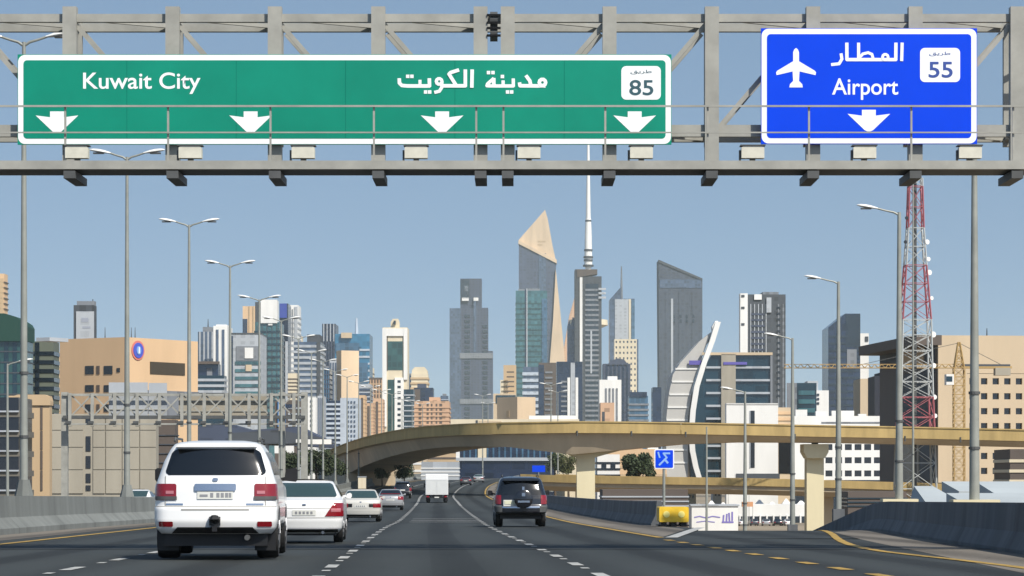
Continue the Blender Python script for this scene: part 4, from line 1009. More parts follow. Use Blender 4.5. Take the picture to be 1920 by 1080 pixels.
B.rect('upper_wall', 1757.5, 2072, 629, 700, W_BEIGE, .47); B.lrect('side_wall', 1652, 1757, 640, 905, W_BROWN, .2)
for a, b_, y0, y1 in ((1655, 1690, 650, 690), (1692, 1736, 645, 690), (1738, 1756, 640, 700)): B.lrect('side_panel', a, b_, y0, y1, W_SLATE if a != 1692 else W_TAN, .35)
B.lrect('dark_side_glazing', 1692, 1755, 700, 900, W_SLATE, .32); B.lrect('concrete_panel', 1695, 1728, 800, 905, W_CONC, .5)
box('roof_overhang', B.root, -3.0, .5, -.5, B.w2 + 1, B.top - 1.2, B.top + .1, W_BROWN)
B.rect('sign_board', 1800, 1892, 683, 688, W_SLATE, .6)
for px in (1876, 1899): B.mast(px, 606, 632, .12, W_SLATE)

# ------------------------------------------------------------------ lattice mast, crane, distant gantry
def lattice(t, z0, z1, w0, w1, n, m, th, name='lattice_section', horiz=True):
    mb = MB()
    for i in range(n):
        a, b2 = i / n, (i + 1) / n
        za, zb = z0 + (z1 - z0) * a, z0 + (z1 - z0) * b2; wa, wb = w0 + (w1 - w0) * a, w0 + (w1 - w0) * b2
        ca = [(-wa, -wa), (wa, -wa), (wa, wa), (-wa, wa)]; cb = [(-wb, -wb), (wb, -wb), (wb, wb), (-wb, wb)]
        for k in range(4):
            j = (k + 1) % 4
            mb.bar((*ca[k], za), (*cb[k], zb), th); mb.bar((*ca[k], za), (*cb[j], zb), th * .45); mb.bar((*ca[j], za), (*cb[k], zb), th * .45)
            if horiz: mb.bar((*cb[k], zb), (*cb[j], zb), th * .6)
    return mb.build(name, m, t)
M_RED = fac('mast_red_paint', (184, 104, 112), .7); M_MWHITE = fac('mast_white_paint', (206, 210, 208), .68)
DT = 330; t = thing('lattice_mast', 'red and white lattice telecom tower with dish antennas', 'tower', tuple(P(1716, HY, DT)[:2]) + (0,))
zz = lambda py: CZ + (HY - py) / F * DT
wq = lambda py: interp([(340, 12), (430, 14.5), (500, 19), (590, 26), (760, 30), (940, 38)], py) / F * DT
sects = [(960, 820, 0), (820, 745, 1), (745, 600, 0), (600, 498, 1), (498, 428, 0), (428, 350, 1), (350, 335, 0)]
for y0, y1, red in sects: lattice(t, zz(y0) if y0 < 940 else 0, zz(y1), wq(y0), wq(y1), max(1, int((y0 - y1) / 27)), M_RED if red else M_MWHITE, .14)
lattice(t, zz(335), zz(268), .22, .18, 6, M_MWHITE, .09, 'top_mast')
mb = MB(); mb.bar((0, 0, 0), (0, 0, zz(340)), .3); mb.build('cable_ladder', M_STEEL_D, t)
for px, py, s_ in ((1741, 455, .5), (1746, 487, .45), (1749, 512, .55), (1745, 560, .4), (1752, 628, .6), (1757, 686, .5), (1759, 745, .5), (1700, 410, .35), (1697, 455, .35), (1692, 612, .5), (1758, 780, .45)):
    p = P(px, py, DT); x = p.x - t.location.x; sx = 1 if x > 0 else -1; x = sx * (wq(py) + .25)
    mb = MB(); mb.tube([(x - sx * .25, -.6, p.z), (x, -.9, p.z), (x + sx * .05, -1.0, p.z)], [s_ * .25, s_ * .58, s_ * .54], 14); mb.build('dish_antenna', W_WHITE if s_ > .36 else W_SLATE, t)
M_CRANE = fac('crane_yellow', (206, 172, 112), .68)
DC = 345; t = thing('tower_crane', 'yellow tower crane with a long low jib beside the beige office', 'crane', tuple(P(1798, HY, DC)[:2]) + (0,))
zc = lambda py: CZ + (HY - py) / F * DC
mb = lattice(t, 0, zc(690), .62, .62, 22, M_CRANE, .11, 'mast')
lattice(t, zc(690), zc(642), .55, .12, 4, M_CRANE, .12, 'cat_head')
jib = MB(); xj = P(1470, 0, DC).x - t.location.x; n = 26
for i in range(n):
    a, b2 = xj * i / n, xj * (i + 1) / n
    for yy in (-.45, .45): jib.bar((a, yy, zc(690)), (b2, yy, zc(690)), .08); jib.bar((a, yy, zc(690)), ((a + b2) / 2, 0, zc(683)), .045); jib.bar((b2, yy, zc(690)), ((a + b2) / 2, 0, zc(683)), .045)
    jib.bar((a, 0, zc(683)), (b2, 0, zc(683)), .07)
jib.build('jib', M_CRANE, t)
cj = MB(); cj.box(0, 6.2, -.4, .4, zc(691), zc(687)); cj.build('counter_jib', M_CRANE, t)
box('counterweight', t, 4.2, 6.0, -.7, .7, zc(704), zc(690), W_CONC); box('cab', t, -1.6, -.7, -.8, .8, zc(722), zc(702), W_WHITE); box('cab_window', t, -1.62, -.9, -.82, -.5, zc(716), zc(706), G_DTEAL)
mb = MB(); mb.bar((0, 0, zc(643)), (xj * .55, 0, zc(683)), .06); mb.bar((0, 0, zc(643)), (5.5, 0, zc(688)), .06); mb.build('tie_bars', M_STEEL_D, t)

DG_ = 249.0; t = thing('distant_gantry', 'smaller grey lattice gantry over the opposite carriageway, sign backs showing', 'gantry', (P(345, 0, DG_).x, DG_, z_(249)))
o0 = Vector(t.location)
def dbox(nm, a, b2, y0, y1, dy, dep, m): p, q = P(a, y0, DG_), P(b2, y1, DG_); return box(nm, t, p.x - o0.x, q.x - o0.x, dy, dy + dep, q.z - o0.z, p.z - o0.z, m)
for dy in (0, 1.3):
    dbox('top_chord', 118, 572, 738, 742, dy, .18, M_STEEL); dbox('bottom_chord', 118, 572, 779, 785, dy, .2, M_STEEL_D)
dbox('catwalk', 120, 570, 794, 797, -1.2, .9, M_STEEL)
px = 131
while px < 568:
    dbox('truss_post', px - 3, px + 3, 737, 800, -.1, .2, M_STEEL); mb = MB()
    if px + 42 < 575:
        for s_ in (0, 1):
            a, b2 = (px + 3, px + 39) if s_ else (px + 39, px + 3)
            m2 = MB(); m2.bar(P(a, 742, DG_) - o0 + Vector((0, .1 + s_ * .12, 0)), P(b2, 779, DG_) - o0 + Vector((0, .1 + s_ * .12, 0)), .12); m2.build('diagonal_brace', M_STEEL, t)
    dbox('walkway_lamp', px - 4, px + 6, 790, 795, -1.4, .3, M_STEEL_D)
    px += 42
for px in (120, 528, 570): dbox('column', px - 6, px + 6, 735, 990, .2, .6, M_STEEL)
for k, (a, b2, y0, y1) in enumerate(((204, 277, 717, 786), (279, 313, 718, 786), (335, 500, 741, 782))):
    p, q = P(a, y0, DG_ + 1.9), P(b2, y1, DG_ + 1.9)
    s_ = thing('blank_sign', 'pale unpainted back of a road sign on the distant gantry, ' + ('left and wide', 'narrow one in the middle', 'long one at the right')[k], 'road sign', ((p.x + q.x) / 2, DG_ + 1.9, q.z), group='sign backs')
    w = (q.x - p.x) / 2; box('panel', s_, -w, w, 0, .05, 0, p.z - q.z, W_PALE if k < 2 else W_CONC)
    for zf in (.25, .7): box('stiffener', s_, -w, w, -.08, 0, (p.z - q.z) * zf, (p.z - q.z) * zf + .08, M_STEEL)

# ------------------------------------------------------------------ small signs and roadside things
t = thing('lane_sign', 'blue square road sign with white arrow markings on a post by the tree', 'road sign', tuple(P(1245, 879, 185)))
sgn = Sign.__new__(Sign); sgn.d = 185; sgn.root = t; sgn.o = Vector(t.location)
sgn.poly('panel', rr(1227, 1264, 842, 879, 3), M_SIGNW, 0.0, .06); sgn.poly('field', rr(1229, 1262, 844, 877, 2), M_BLUE, .02)
sgn.strokes('arrow_marks', [([(1236, 872), (1250, 858), (1244, 850), (1256, 850)], 3.4), ([(1234, 848), (1237, 858)], 3.0), ([(1247, 862), (1252, 868)], 4)], mat('sign_pale_blue', (150, 190, 245), .5, .8, 0), .03)
mb = MB(); mb.tube([(0, .1, -t.location.z), (0, .1, 0)], .09, 8); mb.build('post', M_POLE, t)
t = thing('far_blue_sign', 'tiny blue road sign right of the far carriageway', 'road sign', tuple(P(1010, 885, 430)))
box('panel', t, -.95, .95, 0, .06, 0, .95, M_BLUE); mb = MB(); mb.tube([(0, .1, -5), (0, .1, .2)], .07, 6); mb.build('post', M_POLE, t)

t = thing('crash_cushion', 'yellow crash cushion box at the tip of the dark gore wall', 'crash cushion', (P(1263, 0, 105).x, 105, z_(105)))
M_CUSH = mat('cushion_yellow', (250, 205, 50), .5, .8, .1, 3.0)
mb = MB(); mb.prism([(-.50, .17), (.50, .17), (.53, .2), (.53, .68), (.50, .71), (-.50, .71), (-.53, .68), (-.53, .2)], -.3, 1.6); mb.build('body', M_CUSH, t)
for x in (-.27, .27): mb = MB(); mb.prism([(x + .12 * math.cos(R(30 * q)), .45 + .12 * math.sin(R(30 * q))) for q in range(12)], -.32, -.3); mb.build('reflector', mat('reflector_pale_yellow', (255, 240, 140), .4, .85, 0), t)
for x in (-.46, -.1, .26): box('leg', t, x, x + .2, -.2, 1.4, 0, .17, M_DARK)
box('frame', t, -.56, .56, -.1, 1.5, .02, .06, M_DARK)
t = thing('control_cabinet', 'cream roadside cabinet standing on the median wall far left', 'cabinet', (P(679, 0, 300).x, 300, z_(300) + .9))
box('body', t, -.4, .4, -.3, .3, 0, 1.35, W_CREAM); box('roof', t, -.45, .45, -.35, .35, 1.35, 1.42, W_PALE); box('door_seam', t, -.01, .01, -.31, -.3, .1, 1.25, W_TAN)

# depot and market on the city ground right of the gore
DD = 470
t = thing('white_depot', 'low white hoarding building with violet lettering below the exit ramp', 'building', (P(1340, 0, DD).x, DD, 0))
x0, x1 = P(1297, 0, DD).x - t.location.x, P(1384, 0, DD).x - t.location.x
zt = lambda py, d=DD: CZ + (HY - py) / F * d
box('wall', t, x0, x1, 0, 8, -.5, zt(949), W_WHITE); box('roof_edge', t, x0 - .2, x1 + .2, -.2, 8.2, zt(949), zt(946), W_PALE)
M_VIO = mat('violet_lettering', (140, 130, 205), .6, .75, 0)
dsg = Sign.__new__(Sign); dsg.d = DD - .05; dsg.root = t; dsg.o = Vector((t.location.x, DD - .05, 0))
dsg.strokes('lettering', [([(1302, 970), (1312, 968), (1324, 971), (1336, 968), (1350, 970)], 2.0), ([(1306, 979), (1322, 977), (1340, 979)], 1.6), ([(1356, 978), (1357, 966)], 3), ([(1362, 980), (1363, 964)], 3), ([(1368, 978), (1367, 962)], 3), ([(1373, 976), (1373, 960)], 3), ([(1354, 979), (1375, 979)], 3)], M_VIO, .05)
B = Bld('market_hall', 'long flat white market hall behind the parked cars below the ramp', 1384, 1560, 946, 640, W_WHITE, depth=14)
B.rect('dark_arcade', 1386, 1558, 968, 985, G_DARK, .1)
for i in range(14): B.rect('pillar', 1386 + i * 12.6, 1389 + i * 12.6, 966, 985, W_WHITE, .4)
ten = [(1205, 949, 15, 620), (1310, 946, 11, 660), (1334, 940, 9, 690), (1356, 943, 10, 700), (1394, 944, 12, 680), (1424, 938, 9, 720), (1448, 942, 11, 690), (1474, 936, 8, 730), (1502, 940, 12, 700), (1530, 934, 10, 720), (1552, 940, 9, 710)]
for k, (px, py, hw, d) in enumerate(ten):
    p = P(px, py, d); w = hw / F * d
    t = thing('market_tent', 'white pointed tent roof below the exit ramp, %s of the row from the left' % nth[k], 'tent', (p.x, d, 0), group='white tents')
    zr = p.z
    mb = MB(); mb.add([(-w, -w, zr - 1.1), (w, -w, zr - 1.1), (w, w, zr - 1.1), (-w, w, zr - 1.1), (-w * .15, 0, zr + .15), (w * .15, 0, zr + .15)], [(0, 1, 5, 4), (1, 2, 5), (2, 3, 4, 5), (3, 0, 4), (0, 3, 2, 1)]); mb.build('canopy', W_WHITE, t)
    box('valance', t, -w, w, -w, w, zr - 1.7, zr - 1.101, W_PALE)
    for sx in (-1, 1):
        for sy in (-1, 1): box('leg', t, sx * w - .06, sx * w + .06, sy * w - .06, sy * w + .06, 0, zr - 1.7, M_STEEL)
for k, (px, pt, pb, hw, d) in enumerate(((1296, 922, 958, 9, 800), (1345, 918, 958, 8, 820), (1436, 922, 960, 14, 780), (1520, 918, 958, 10, 790), (1476, 926, 960, 8, 800))):
    B = Bld('flat_roofed_house', 'small white flat-roofed house behind the tents, %s from the left' % nth[k if k < 3 else (4 if k == 3 else 3)], px - hw, px + hw, pt, d, W_WHITE if k % 2 else W_CREAM, depth=9, group='small houses behind the tents')
    for j in range(2): B.rect('window', px - hw * .6 + j * hw * .8, px - hw * .2 + j * hw * .8, pt + 6, pt + 12, G_DARK, .1)
for k, (a, b2, y0, y1, d, m) in enumerate(((1365, 1405, 914, 926, 560, fac('orange_awning', (232, 168, 120), .72)), (1392, 1412, 941, 950, 600, fac('orange_awning', (232, 168, 120), .72)))):
    t = thing('awning', 'orange awning panel among the white tents, ' + ('upper' if k == 0 else 'lower'), 'awning', (P((a + b2) / 2, 0, d).x, d, 0))
    w = (b2 - a) / 2 / F * d; z0_, z1_ = P(0, y1, d).z, P(0, y0, d).z; box('fabric', t, -w, w, 0, 2.2, z0_, z1_, m)
    for sx in (-1, 1): box('leg', t, sx * w - .05 * (1 + sx), sx * w + .05 * (1 - sx), .1, .2, 0, z0_, M_STEEL)
# grey metal sheds at the right, below the ramp wall
M_SHED = fac('pale_metal_roof', (196, 204, 206), .72)
for k, (a, b2, y0, y1, d) in enumerate(((1738, 1808, 912, 945, 150), (1798, 1880, 903, 921, 175), (1866, 1990, 903, 926, 165), (1815, 1990, 926, 948, 140))):
    t = thing('metal_shed', 'pale grey metal shed roof behind the ramp wall, ' + ('leftmost and sloping', 'highest and farthest', 'at the right edge', 'lowest, beside the right lamp post')[k], 'shed', (P((a + b2) / 2, 0, d).x, d, 0), group='metal sheds')
    w = (b2 - a) / 2 / F * d; z0_, z1_ = P(0, y1, d).z, P(0, y0, d).z
    mb = MB(); mb.add([(-w, 0, z0_), (w, 0, z0_), (w - (.6 if k == 0 else 0), 7, z1_), (-w + (.3 if k == 0 else 0), 7, z1_), (-w, 0, z0_ - .2), (w, 0, z0_ - .2), (w, 7, z0_ - .2), (-w, 7, z0_ - .2)], [(0, 1, 2, 3), (0, 4, 5, 1), (1, 5, 6, 2), (2, 6, 7, 3), (3, 7, 4, 0), (4, 7, 6, 5)]); mb.build('roof', M_SHED, t)
    box('wall', t, -w + .2, w - .2, .2, 6.8, -.3, z0_ - .21, W_PALE)

# canopy roofs left of the flyover
for k, (pts, d, m) in enumerate((([(372, 800), (420, 792), (470, 806), (560, 800), (618, 828), (632, 840), (600, 838), (520, 834), (440, 832), (372, 834)], 560, W_MAUVE), ([(430, 812), (520, 806), (610, 822), (618, 830), (540, 832), (430, 832)], 520, W_SLATE))):
    t = thing('canopy_roof', ('large' if k == 0 else 'smaller nearer') + ' grey folded canopy roof behind the distant gantry', 'canopy', (P(500, 0, d).x, d, 0)); ox = t.location.x
    mb = MB(); mb.prism([(P(x, y, d).x - ox, P(x, y, d).z) for x, y in pts], 0, 18); mb.build('roof', m, t)
    for px in (385, 440, 500, 560, 600): box('column', t, P(px, 0, d).x - ox - .3, P(px, 0, d).x - ox + .3, 1, 1.6, 0, P(px, 833, d).z, W_PALE)
    if k:
        for a, b2, y0, y1 in ((440, 470, 838, 848), (516, 552, 836, 850), (576, 622, 824, 833), (556, 620, 824, 830), (600, 618, 850, 854)): box('white_sail', t, P(a, 0, d).x - ox, P(b2, 0, d).x - ox, -1.5, -.6, P(0, y1, d).z, P(0, y0, d).z, W_WHITE)
# low houses under and beyond the flyover
low = [(1120, 1162, 852, 893, 430, W_WHITE, 'white house with dark windows right of the big flyover pier'), (1126, 1250, 842, 893, 700, W_PEACH, 'jumbled peach houses behind the round tree'), (748, 800, 838, 885, 650, W_BEIGE, 'beige stepped houses seen under the left sweep of the flyover'),
       (796, 858, 832, 872, 720, W_TAN, 'tan house block left of the glazed building under the flyover'), (790, 860, 866, 893, 560, W_PALE, 'grey wall strip above the white truck'), (1130, 1290, 918, 950, 300, W_BROWN, 'brown shopfronts under the lower ramp'), (1590, 1700, 922, 950, 280, W_BROWN, 'dark shopfront row left of the grey metal sheds'),
       (1894, 2000, 842, 905, 300, W_BROWN, 'brown and white kiosk block at the right edge under the flyover')]
for k, (a, b2, y0, y1, d, m, lab) in enumerate(low):
    B = Bld('low_house', lab, a, b2, y0, d, m, depth=10)
    B.bands(y0 + 6, y1, 3, (G_DARK, W_TAN, W_WHITE, W_BROWN, W_WHITE, W_PALE, G_DTEAL, W_CREAM)[k], .3, 'window_band', p=.1)
    if k in (1, 2): 
        for j in range(4): B.roof('roof_room', a + (b2 - a) * (j * .24), a + (b2 - a) * (j * .24 + .16), y0 - 3 - 4 * (j % 3), y0 + 1, (W_WHITE, W_BEIGE, W_PINK)[j % 3])
    if k == 0:
        for px in (1128, 1145): B.rect('window', px, px + 9, 870, 877, G_DARK, .1)

# ------------------------------------------------------------------ trees
def tree(label, px, py_top, py_base, half, d, m, seed, leaves=1500, name='broadleaf_tree', group=None):
    rnd = random.Random(seed); p = P(px, py_base, d); Rr = half / F * d; H = (py_base - py_top) / F * d
    zb = p.z; t = thing(name, label, 'tree', (p.x, d, 0), group=group)
    mb = MB(); mb.tube([(0, 0, 0), (.1, 0, zb * .6), (0, .1, zb + H * .35)], [Rr * .12 + .1, Rr * .09 + .07, .06], 8)
    for q in range(5):
        a = q * 1.26; mb.tube([(0, 0, zb + H * .1), (Rr * .5 * math.cos(a), Rr * .5 * math.sin(a), zb + H * .5)], [.09, .03], 6)
    mb.build('trunk', M_BARK, t)
    mb = MB(); cl = [(rnd.uniform(-.75, .75) * Rr, rnd.uniform(-.7, .7) * Rr, zb + H * rnd.uniform(.15, .85), Rr * rnd.uniform(.25, .5)) for _ in range(26)]
    cl = [(x, y, z, r) for x, y, z, r in cl if (x / Rr) ** 2 + ((z - zb - H * .45) / H * 1.9) ** 2 < .95]
    s_ = Rr * .09
    for i in range(leaves):
        cx, cy, cz, r = rnd.choice(cl); u = Vector((rnd.gauss(0, 1), rnd.gauss(0, 1), rnd.gauss(0, 1))).normalized() * r * rnd.uniform(.55, 1.05)
        c = Vector((cx, cy, cz)) + u; n1 = Vector((rnd.gauss(0, 1), rnd.gauss(0, 1), rnd.gauss(0, 1))).normalized(); n2 = n1.orthogonal().normalized(); n1 = n1.cross(n2) * 1.0
        mb.add([c + n1 * s_, c + n2 * s_ * .6, c - n1 * s_, c - n2 * s_ * .6], [(0, 1, 2, 3)])
    mb.build('crown', m, t, fix=False)
    return t
tree('round dark tree below the flyover beside the blue square sign', 1197, 850, 900, 31, 395, M_LEAF, 1, 5000)
for k, (px, yt, yb, hw, d, m) in enumerate(((545, 846, 892, 26, 380, M_LEAF), (592, 842, 892, 28, 390, M_LEAF), (630, 850, 892, 22, 400, M_LEAF), (758, 868, 896, 17, 420, M_LEAF), (716, 878, 897, 14, 430, M_LEAF2), (1040, 848, 886, 20, 520, M_LEAF), (1065, 850, 890, 18, 500, M_LEAF2))):
    tree('dark roadside tree, ' + ('left of three behind the white sedan', 'middle of three behind the white sedan', 'right of three, at the foot of the flyover wall', 'under the left sweep of the flyover', 'pale and low beside the cream cabinet', 'left of the big flyover pier, farther', 'left of the big flyover pier, nearer')[k], px, yt, yb, hw, d, m, 10 + k, 2600, group='roadside trees')

# ------------------------------------------------------------------ haze: one box of even pale air round the whole scene
hz = bpy.data.materials.new('haze_air'); hz.use_nodes = True
hn = hz.node_tree; hn.nodes.remove(hn.nodes['Principled BSDF'])
pv = hn.nodes.new('ShaderNodeVolumePrincipled')
pv.inputs['Color'].default_value = (0.80, 0.92, 0.88, 1); pv.inputs['Density'].default_value = 0.00005
pv.inputs['Anisotropy'].default_value = 0.0
hn.links.new(pv.outputs[0], hn.nodes['Material Output'].inputs['Volume'])
mb = MB(); mb.box(-9200, 9200, -600, 14200, -1.5, 480); hzo = mb.build('haze', hz)
tag(hzo, 'thin pale dusty air over the city', kind='stuff')

# ------------------------------------------------------------------ vehicles
M_PAINTW = mat('white_car_paint', (246, 246, 244), .28, .84, 0, coat=.6)
M_PAINTW2 = mat('old_white_car_paint', (212, 210, 202), .35, .8, 0, coat=.3)
M_PAINTK = mat('black_car_paint', (22, 24, 32), .22, .8, 0, coat=.8)
M_PAINTS = mat('silver_car_paint', (190, 192, 194), .3, .75, 0, coat=.5, metal=.3)
M_PAINTG = mat('grey_car_paint', (70, 74, 82), .3, .75, 0, coat=.5)
M_CGLASS = mat('tinted_car_glass', (16, 20, 24), .1, .7, 0, spec=.8)
M_CGLASS2 = mat('clear_car_glass', (60, 84, 82), .05, .6, 0, spec=.8)
M_REDL = mat('red_tail_light', (150, 16, 30), .15, .7, 0, coat=.8)
M_CLEARL = mat('pale_light_lens', (196, 120, 126), .15, .8, 0, coat=.8)
M_CHROME = mat('chrome', (196, 202, 212), .12, .8, 0, metal=.9)
M_PLATE = mat('number_plate', (226, 226, 218), .5, .8, 0)
M_PTXT = mat('plate_ink', (150, 152, 156), .6, .7, 0)
M_SEAM = mat('panel_seam', (170, 168, 160), .6, .7, 0)

class Car:
    """Body of stacked rounded plan outlines: keys are (z, half width, rear y, front y). Local origin: middle of the rear bumper at road level, car points to +y."""
    def __init__(s, name, label, loc, rz, keys, L, paint, n=5.0, group='vehicles on the highway', ymid=None, cat='car'):
        s.keys = keys; s.n = n; s.L = L; s.ym = ymid or L * .5
        s.t = thing(name, label, cat, loc, rz, group)
        s.paint = paint
    def K(s, z, j): return interp([(k[0], k[j]) for k in s.keys], z) if False else s._lin(z, j)
    def _lin(s, z, j):
        ks = s.keys
        if z <= ks[0][0]: return ks[0][j]
        for a, b in zip(ks, ks[1:]):
            if z <= b[0]:
                t = (z - a[0]) / (b[0] - a[0]); return a[j] + (b[j] - a[j]) * t
        return ks[-1][j]
    RR, CR, RF = .20, .12, .55                       # rear corner radius, crown of the tail, front corner radius
    def yrear(s, x, z):
        w, y0 = s.K(z, 1), s.K(z, 2); q = min(abs(x), w); r = min(s.RR, w * .5); e = q - (w - r)
        return y0 + s.CR * (q / w) ** 2 + (r - math.sqrt(max(0.0, r * r - e * e)) if e > 0 else 0.0)
    def yfront(s, x, z):
        w, y1 = s.K(z, 1), s.K(z, 3); q = min(abs(x), w); r = min(s.RF, w * .8); e = q - (w - r)
        return y1 - .12 * (q / w) ** 2 - (r - math.sqrt(max(0.0, r * r - e * e)) if e > 0 else 0.0)
    def rear(s, x, z, lift=0.0):
        x = max(-s.K(z, 1) * .9995, min(s.K(z, 1) * .9995, x)); h = .004; x0, x1 = max(-s.K(z, 1), x - h), min(s.K(z, 1), x + h)
        g = (s.yrear(x1, z) - s.yrear(x0, z)) / max(1e-6, x1 - x0); g = max(-20, min(20, g)); l = math.sqrt(1 + g * g)
        return Vector((x + lift * g / l, s.yrear(x, z) - lift / l, z))
    def side(s, y, z, sx, lift=0.0):
        w = s.K(z, 1); ya = s.yrear(w, z); xx = w; y = max(y, s.yrear(w * .965, z))
        if y < ya:
            lo, hi = w * .4, w
            for _ in range(24):
                mid = (lo + hi) / 2
                if s.yrear(mid, z) < y: lo = mid
                else: hi = mid
            xx = lo
        return Vector((sx * (xx + lift), y, z))
    def outline(s, z):
        w = s.K(z, 1); ts = [math.sin(math.pi / 2 * (-1 + 2 * i / 27)) for i in range(28)]
        pts = [(w * t, s.yrear(w * t, z)) for t in ts]
        ya, yb = s.yrear(w, z), s.yfront(w, z)
        pts += [(w, ya + (yb - ya) * (i + 1) / 7) for i in range(6)]
        pts += [(w * t, s.yfront(w * t, z)) for t in ts[::-1]]
        pts += [(-w, yb + (ya - yb) * (i + 1) / 7) for i in range(6)]
        return pts
    def shell(s, arches, zstep=.03, bottom_m=None, wr=.37):
        z0, z1 = s.keys[0][0], s.keys[-1][0]; nl = int((z1 - z0) / zstep); N = 64; v, f = [], []
        for i in range(nl + 1):
            z = z0 + (z1 - z0) * i / nl; ol = s.outline(z); N = len(ol)
            v += [(x, y, z) for x, y in ol]
        f = [(i * N + q, i * N + (q + 1) % N, (i + 1) * N + (q + 1) % N, (i + 1) * N + q) for i in range(nl) for q in range(N)]
        f += [tuple(range(N))[::-1], tuple(nl * N + q for q in range(N))]
        mb = MB(); mb.add(v, f); o = mb.build('body', s.paint, None)
        if arches:
            cm = MB()
            for (ya, r) in arches:
                for sx in (-1, 1):
                    n = 24; cm.add([(sx * xx, ya + r * math.cos(2 * math.pi * q / n), wr + r * math.sin(2 * math.pi * q / n)) for xx in (.55, 1.5) for q in range(n)],
                                   [tuple(range(n)), tuple(range(2 * n - 1, n - 1, -1))] + [(q, q + n, (q + 1) % n + n, (q + 1) % n) for q in range(n)])
            co = cm.build('cutter', M_DARK, None)
            md = o.modifiers.new('b', 'BOOLEAN'); md.operation = 'DIFFERENCE'; md.object = co; md.solver = 'EXACT'
            dg = bpy.context.evaluated_depsgraph_get(); me = bpy.data.meshes.new_from_object(o.evaluated_get(dg), depsgraph=dg)
            o.modifiers.clear(); old = o.data; o.data = me; bpy.data.meshes.remove(old)
            cd = co.data; bpy.data.objects.remove(co); bpy.data.meshes.remove(cd)
        for p in o.data.polygons: p.use_smooth = True
        o.data.set_sharp_from_angle(angle=R(38))
        o.parent = s.t; s.body = o
        return o
    def patch(s, name, xl, xr, zb, zt, m, lift=.006, nu=44, nv=12, round_=.0, parent=None, zbf=None, ztf=None):
        """Panel hugging the rear: between xl(v) and xr(v), zb..zt; round_ trims the corners."""
        fl = xl if callable(xl) else (lambda v_: xl); fr = xr if callable(xr) else (lambda v_: xr)
        v, f = [], []
        for j in range(nv + 1):
            t = j / nv; z = zb + (zt - zb) * t
            c = round_ * max(0, 1 - min(t, 1 - t) * (zt - zb) / max(round_, 1e-6)) ** 2 if round_ else 0
            a, b = fl(t) + c, fr(t) - c
            for i in range(nu + 1): v.append(s.rear(a + (b - a) * i / nu, z, lift))
        f = [(j * (nu + 1) + i, j * (nu + 1) + i + 1, (j + 1) * (nu + 1) + i + 1, (j + 1) * (nu + 1) + i) for j in range(nv) for i in range(nu)]
        me = mesh(name, v, f, m, True); return link(name, me, parent or s.t)
    def spatch(s, name, y0, y1, zb, zt, m, sx, lift=.006, nu=12, nv=6, parent=None, slant=0.0, slant1=0.0):
        v = []
        for j in range(nv + 1):
            t = j / nv; z = zb + (zt - zb) * t; a, b = y0 + slant * t, y1 + slant1 * t
            for i in range(nu + 1): v.append(s.side(a + (b - a) * i / nu, z, sx, lift))
        f = [(j * (nu + 1) + i, j * (nu + 1) + i + 1, (j + 1) * (nu + 1) + i + 1, (j + 1) * (nu + 1) + i) for j in range(nv) for i in range(nu)]
        return link(name, mesh(name, v, f, m, True), parent or s.t)
    def wheels(s, ys, track, r, w):
        for y in ys:
            for sx in (-1, 1):
                e = link('wheel', None, s.t, (sx * track, y, r)); n = 28
                mb = MB(); pr = [(-w / 2, r * .62), (-w / 2, r * .93), (-w * .36, r), (w * .36, r), (w / 2, r * .93), (w / 2, r * .62)]
                vs = [(px_, rr_ * math.cos(2 * math.pi * q / n), rr_ * math.sin(2 * math.pi * q / n)) for px_, rr_ in pr for q in range(n)]
                k = len(pr); mb.add(vs, [(i * n + q, i * n + (q + 1) % n, (i + 1) * n + (q + 1) % n, (i + 1) * n + q) for i in range(k - 1) for q in range(n)] + [tuple(range(n)), tuple((k - 1) * n + q for q in range(n))])
                mb.build('tyre', M_TYRE, e, smooth=True)
                mb = MB(); mb.tube([(sx * w * .3, 0, 0), (sx * w * .44, 0, 0), (sx * w * .50, 0, 0)], [r * .6, r * .6, r * .18], 18)
                for q in range(5):
                    a = q * 2 * math.pi / 5; mb.bar((sx * w * .5, 0, 0), (sx * w * .47, r * .56 * math.cos(a), r * .56 * math.sin(a)), .05, .09)
                mb.build('rim', M_RIM, e)
    def under(s, z0, z1, w, y0, y1):
        mb = MB(); mb.box(-w, w, y0, y1, z0, z1); mb.build('underbody', M_DARK, s.t)
    def mirrors(s, y, z, m, out=.2, h=.17):
        for sx in (-1, 1):
            p = s.side(y, z, sx, 0.0); mb = MB(); x0 = p.x; x1 = p.x + sx * out
            mb.prism([(x0 + sx * .03, z + .02), (x1 - sx * .03, z), (x1, z + .04), (x1, z + h - .03), (x1 - sx * .04, z + h), (x0 + sx * .06, z + h - .02)], y, y + .12); mb.build('wing_mirror', m, s.t)
            mb = MB(); mb.bar((x0 - sx * .06, y + .06, z + .04), (x0 + sx * .06, y + .06, z + .06), .05); mb.build('mirror_arm', m, s.t)

def rz_road(d): return -math.atan2(c_(d + 4) - c_(d - 4), 8.0)

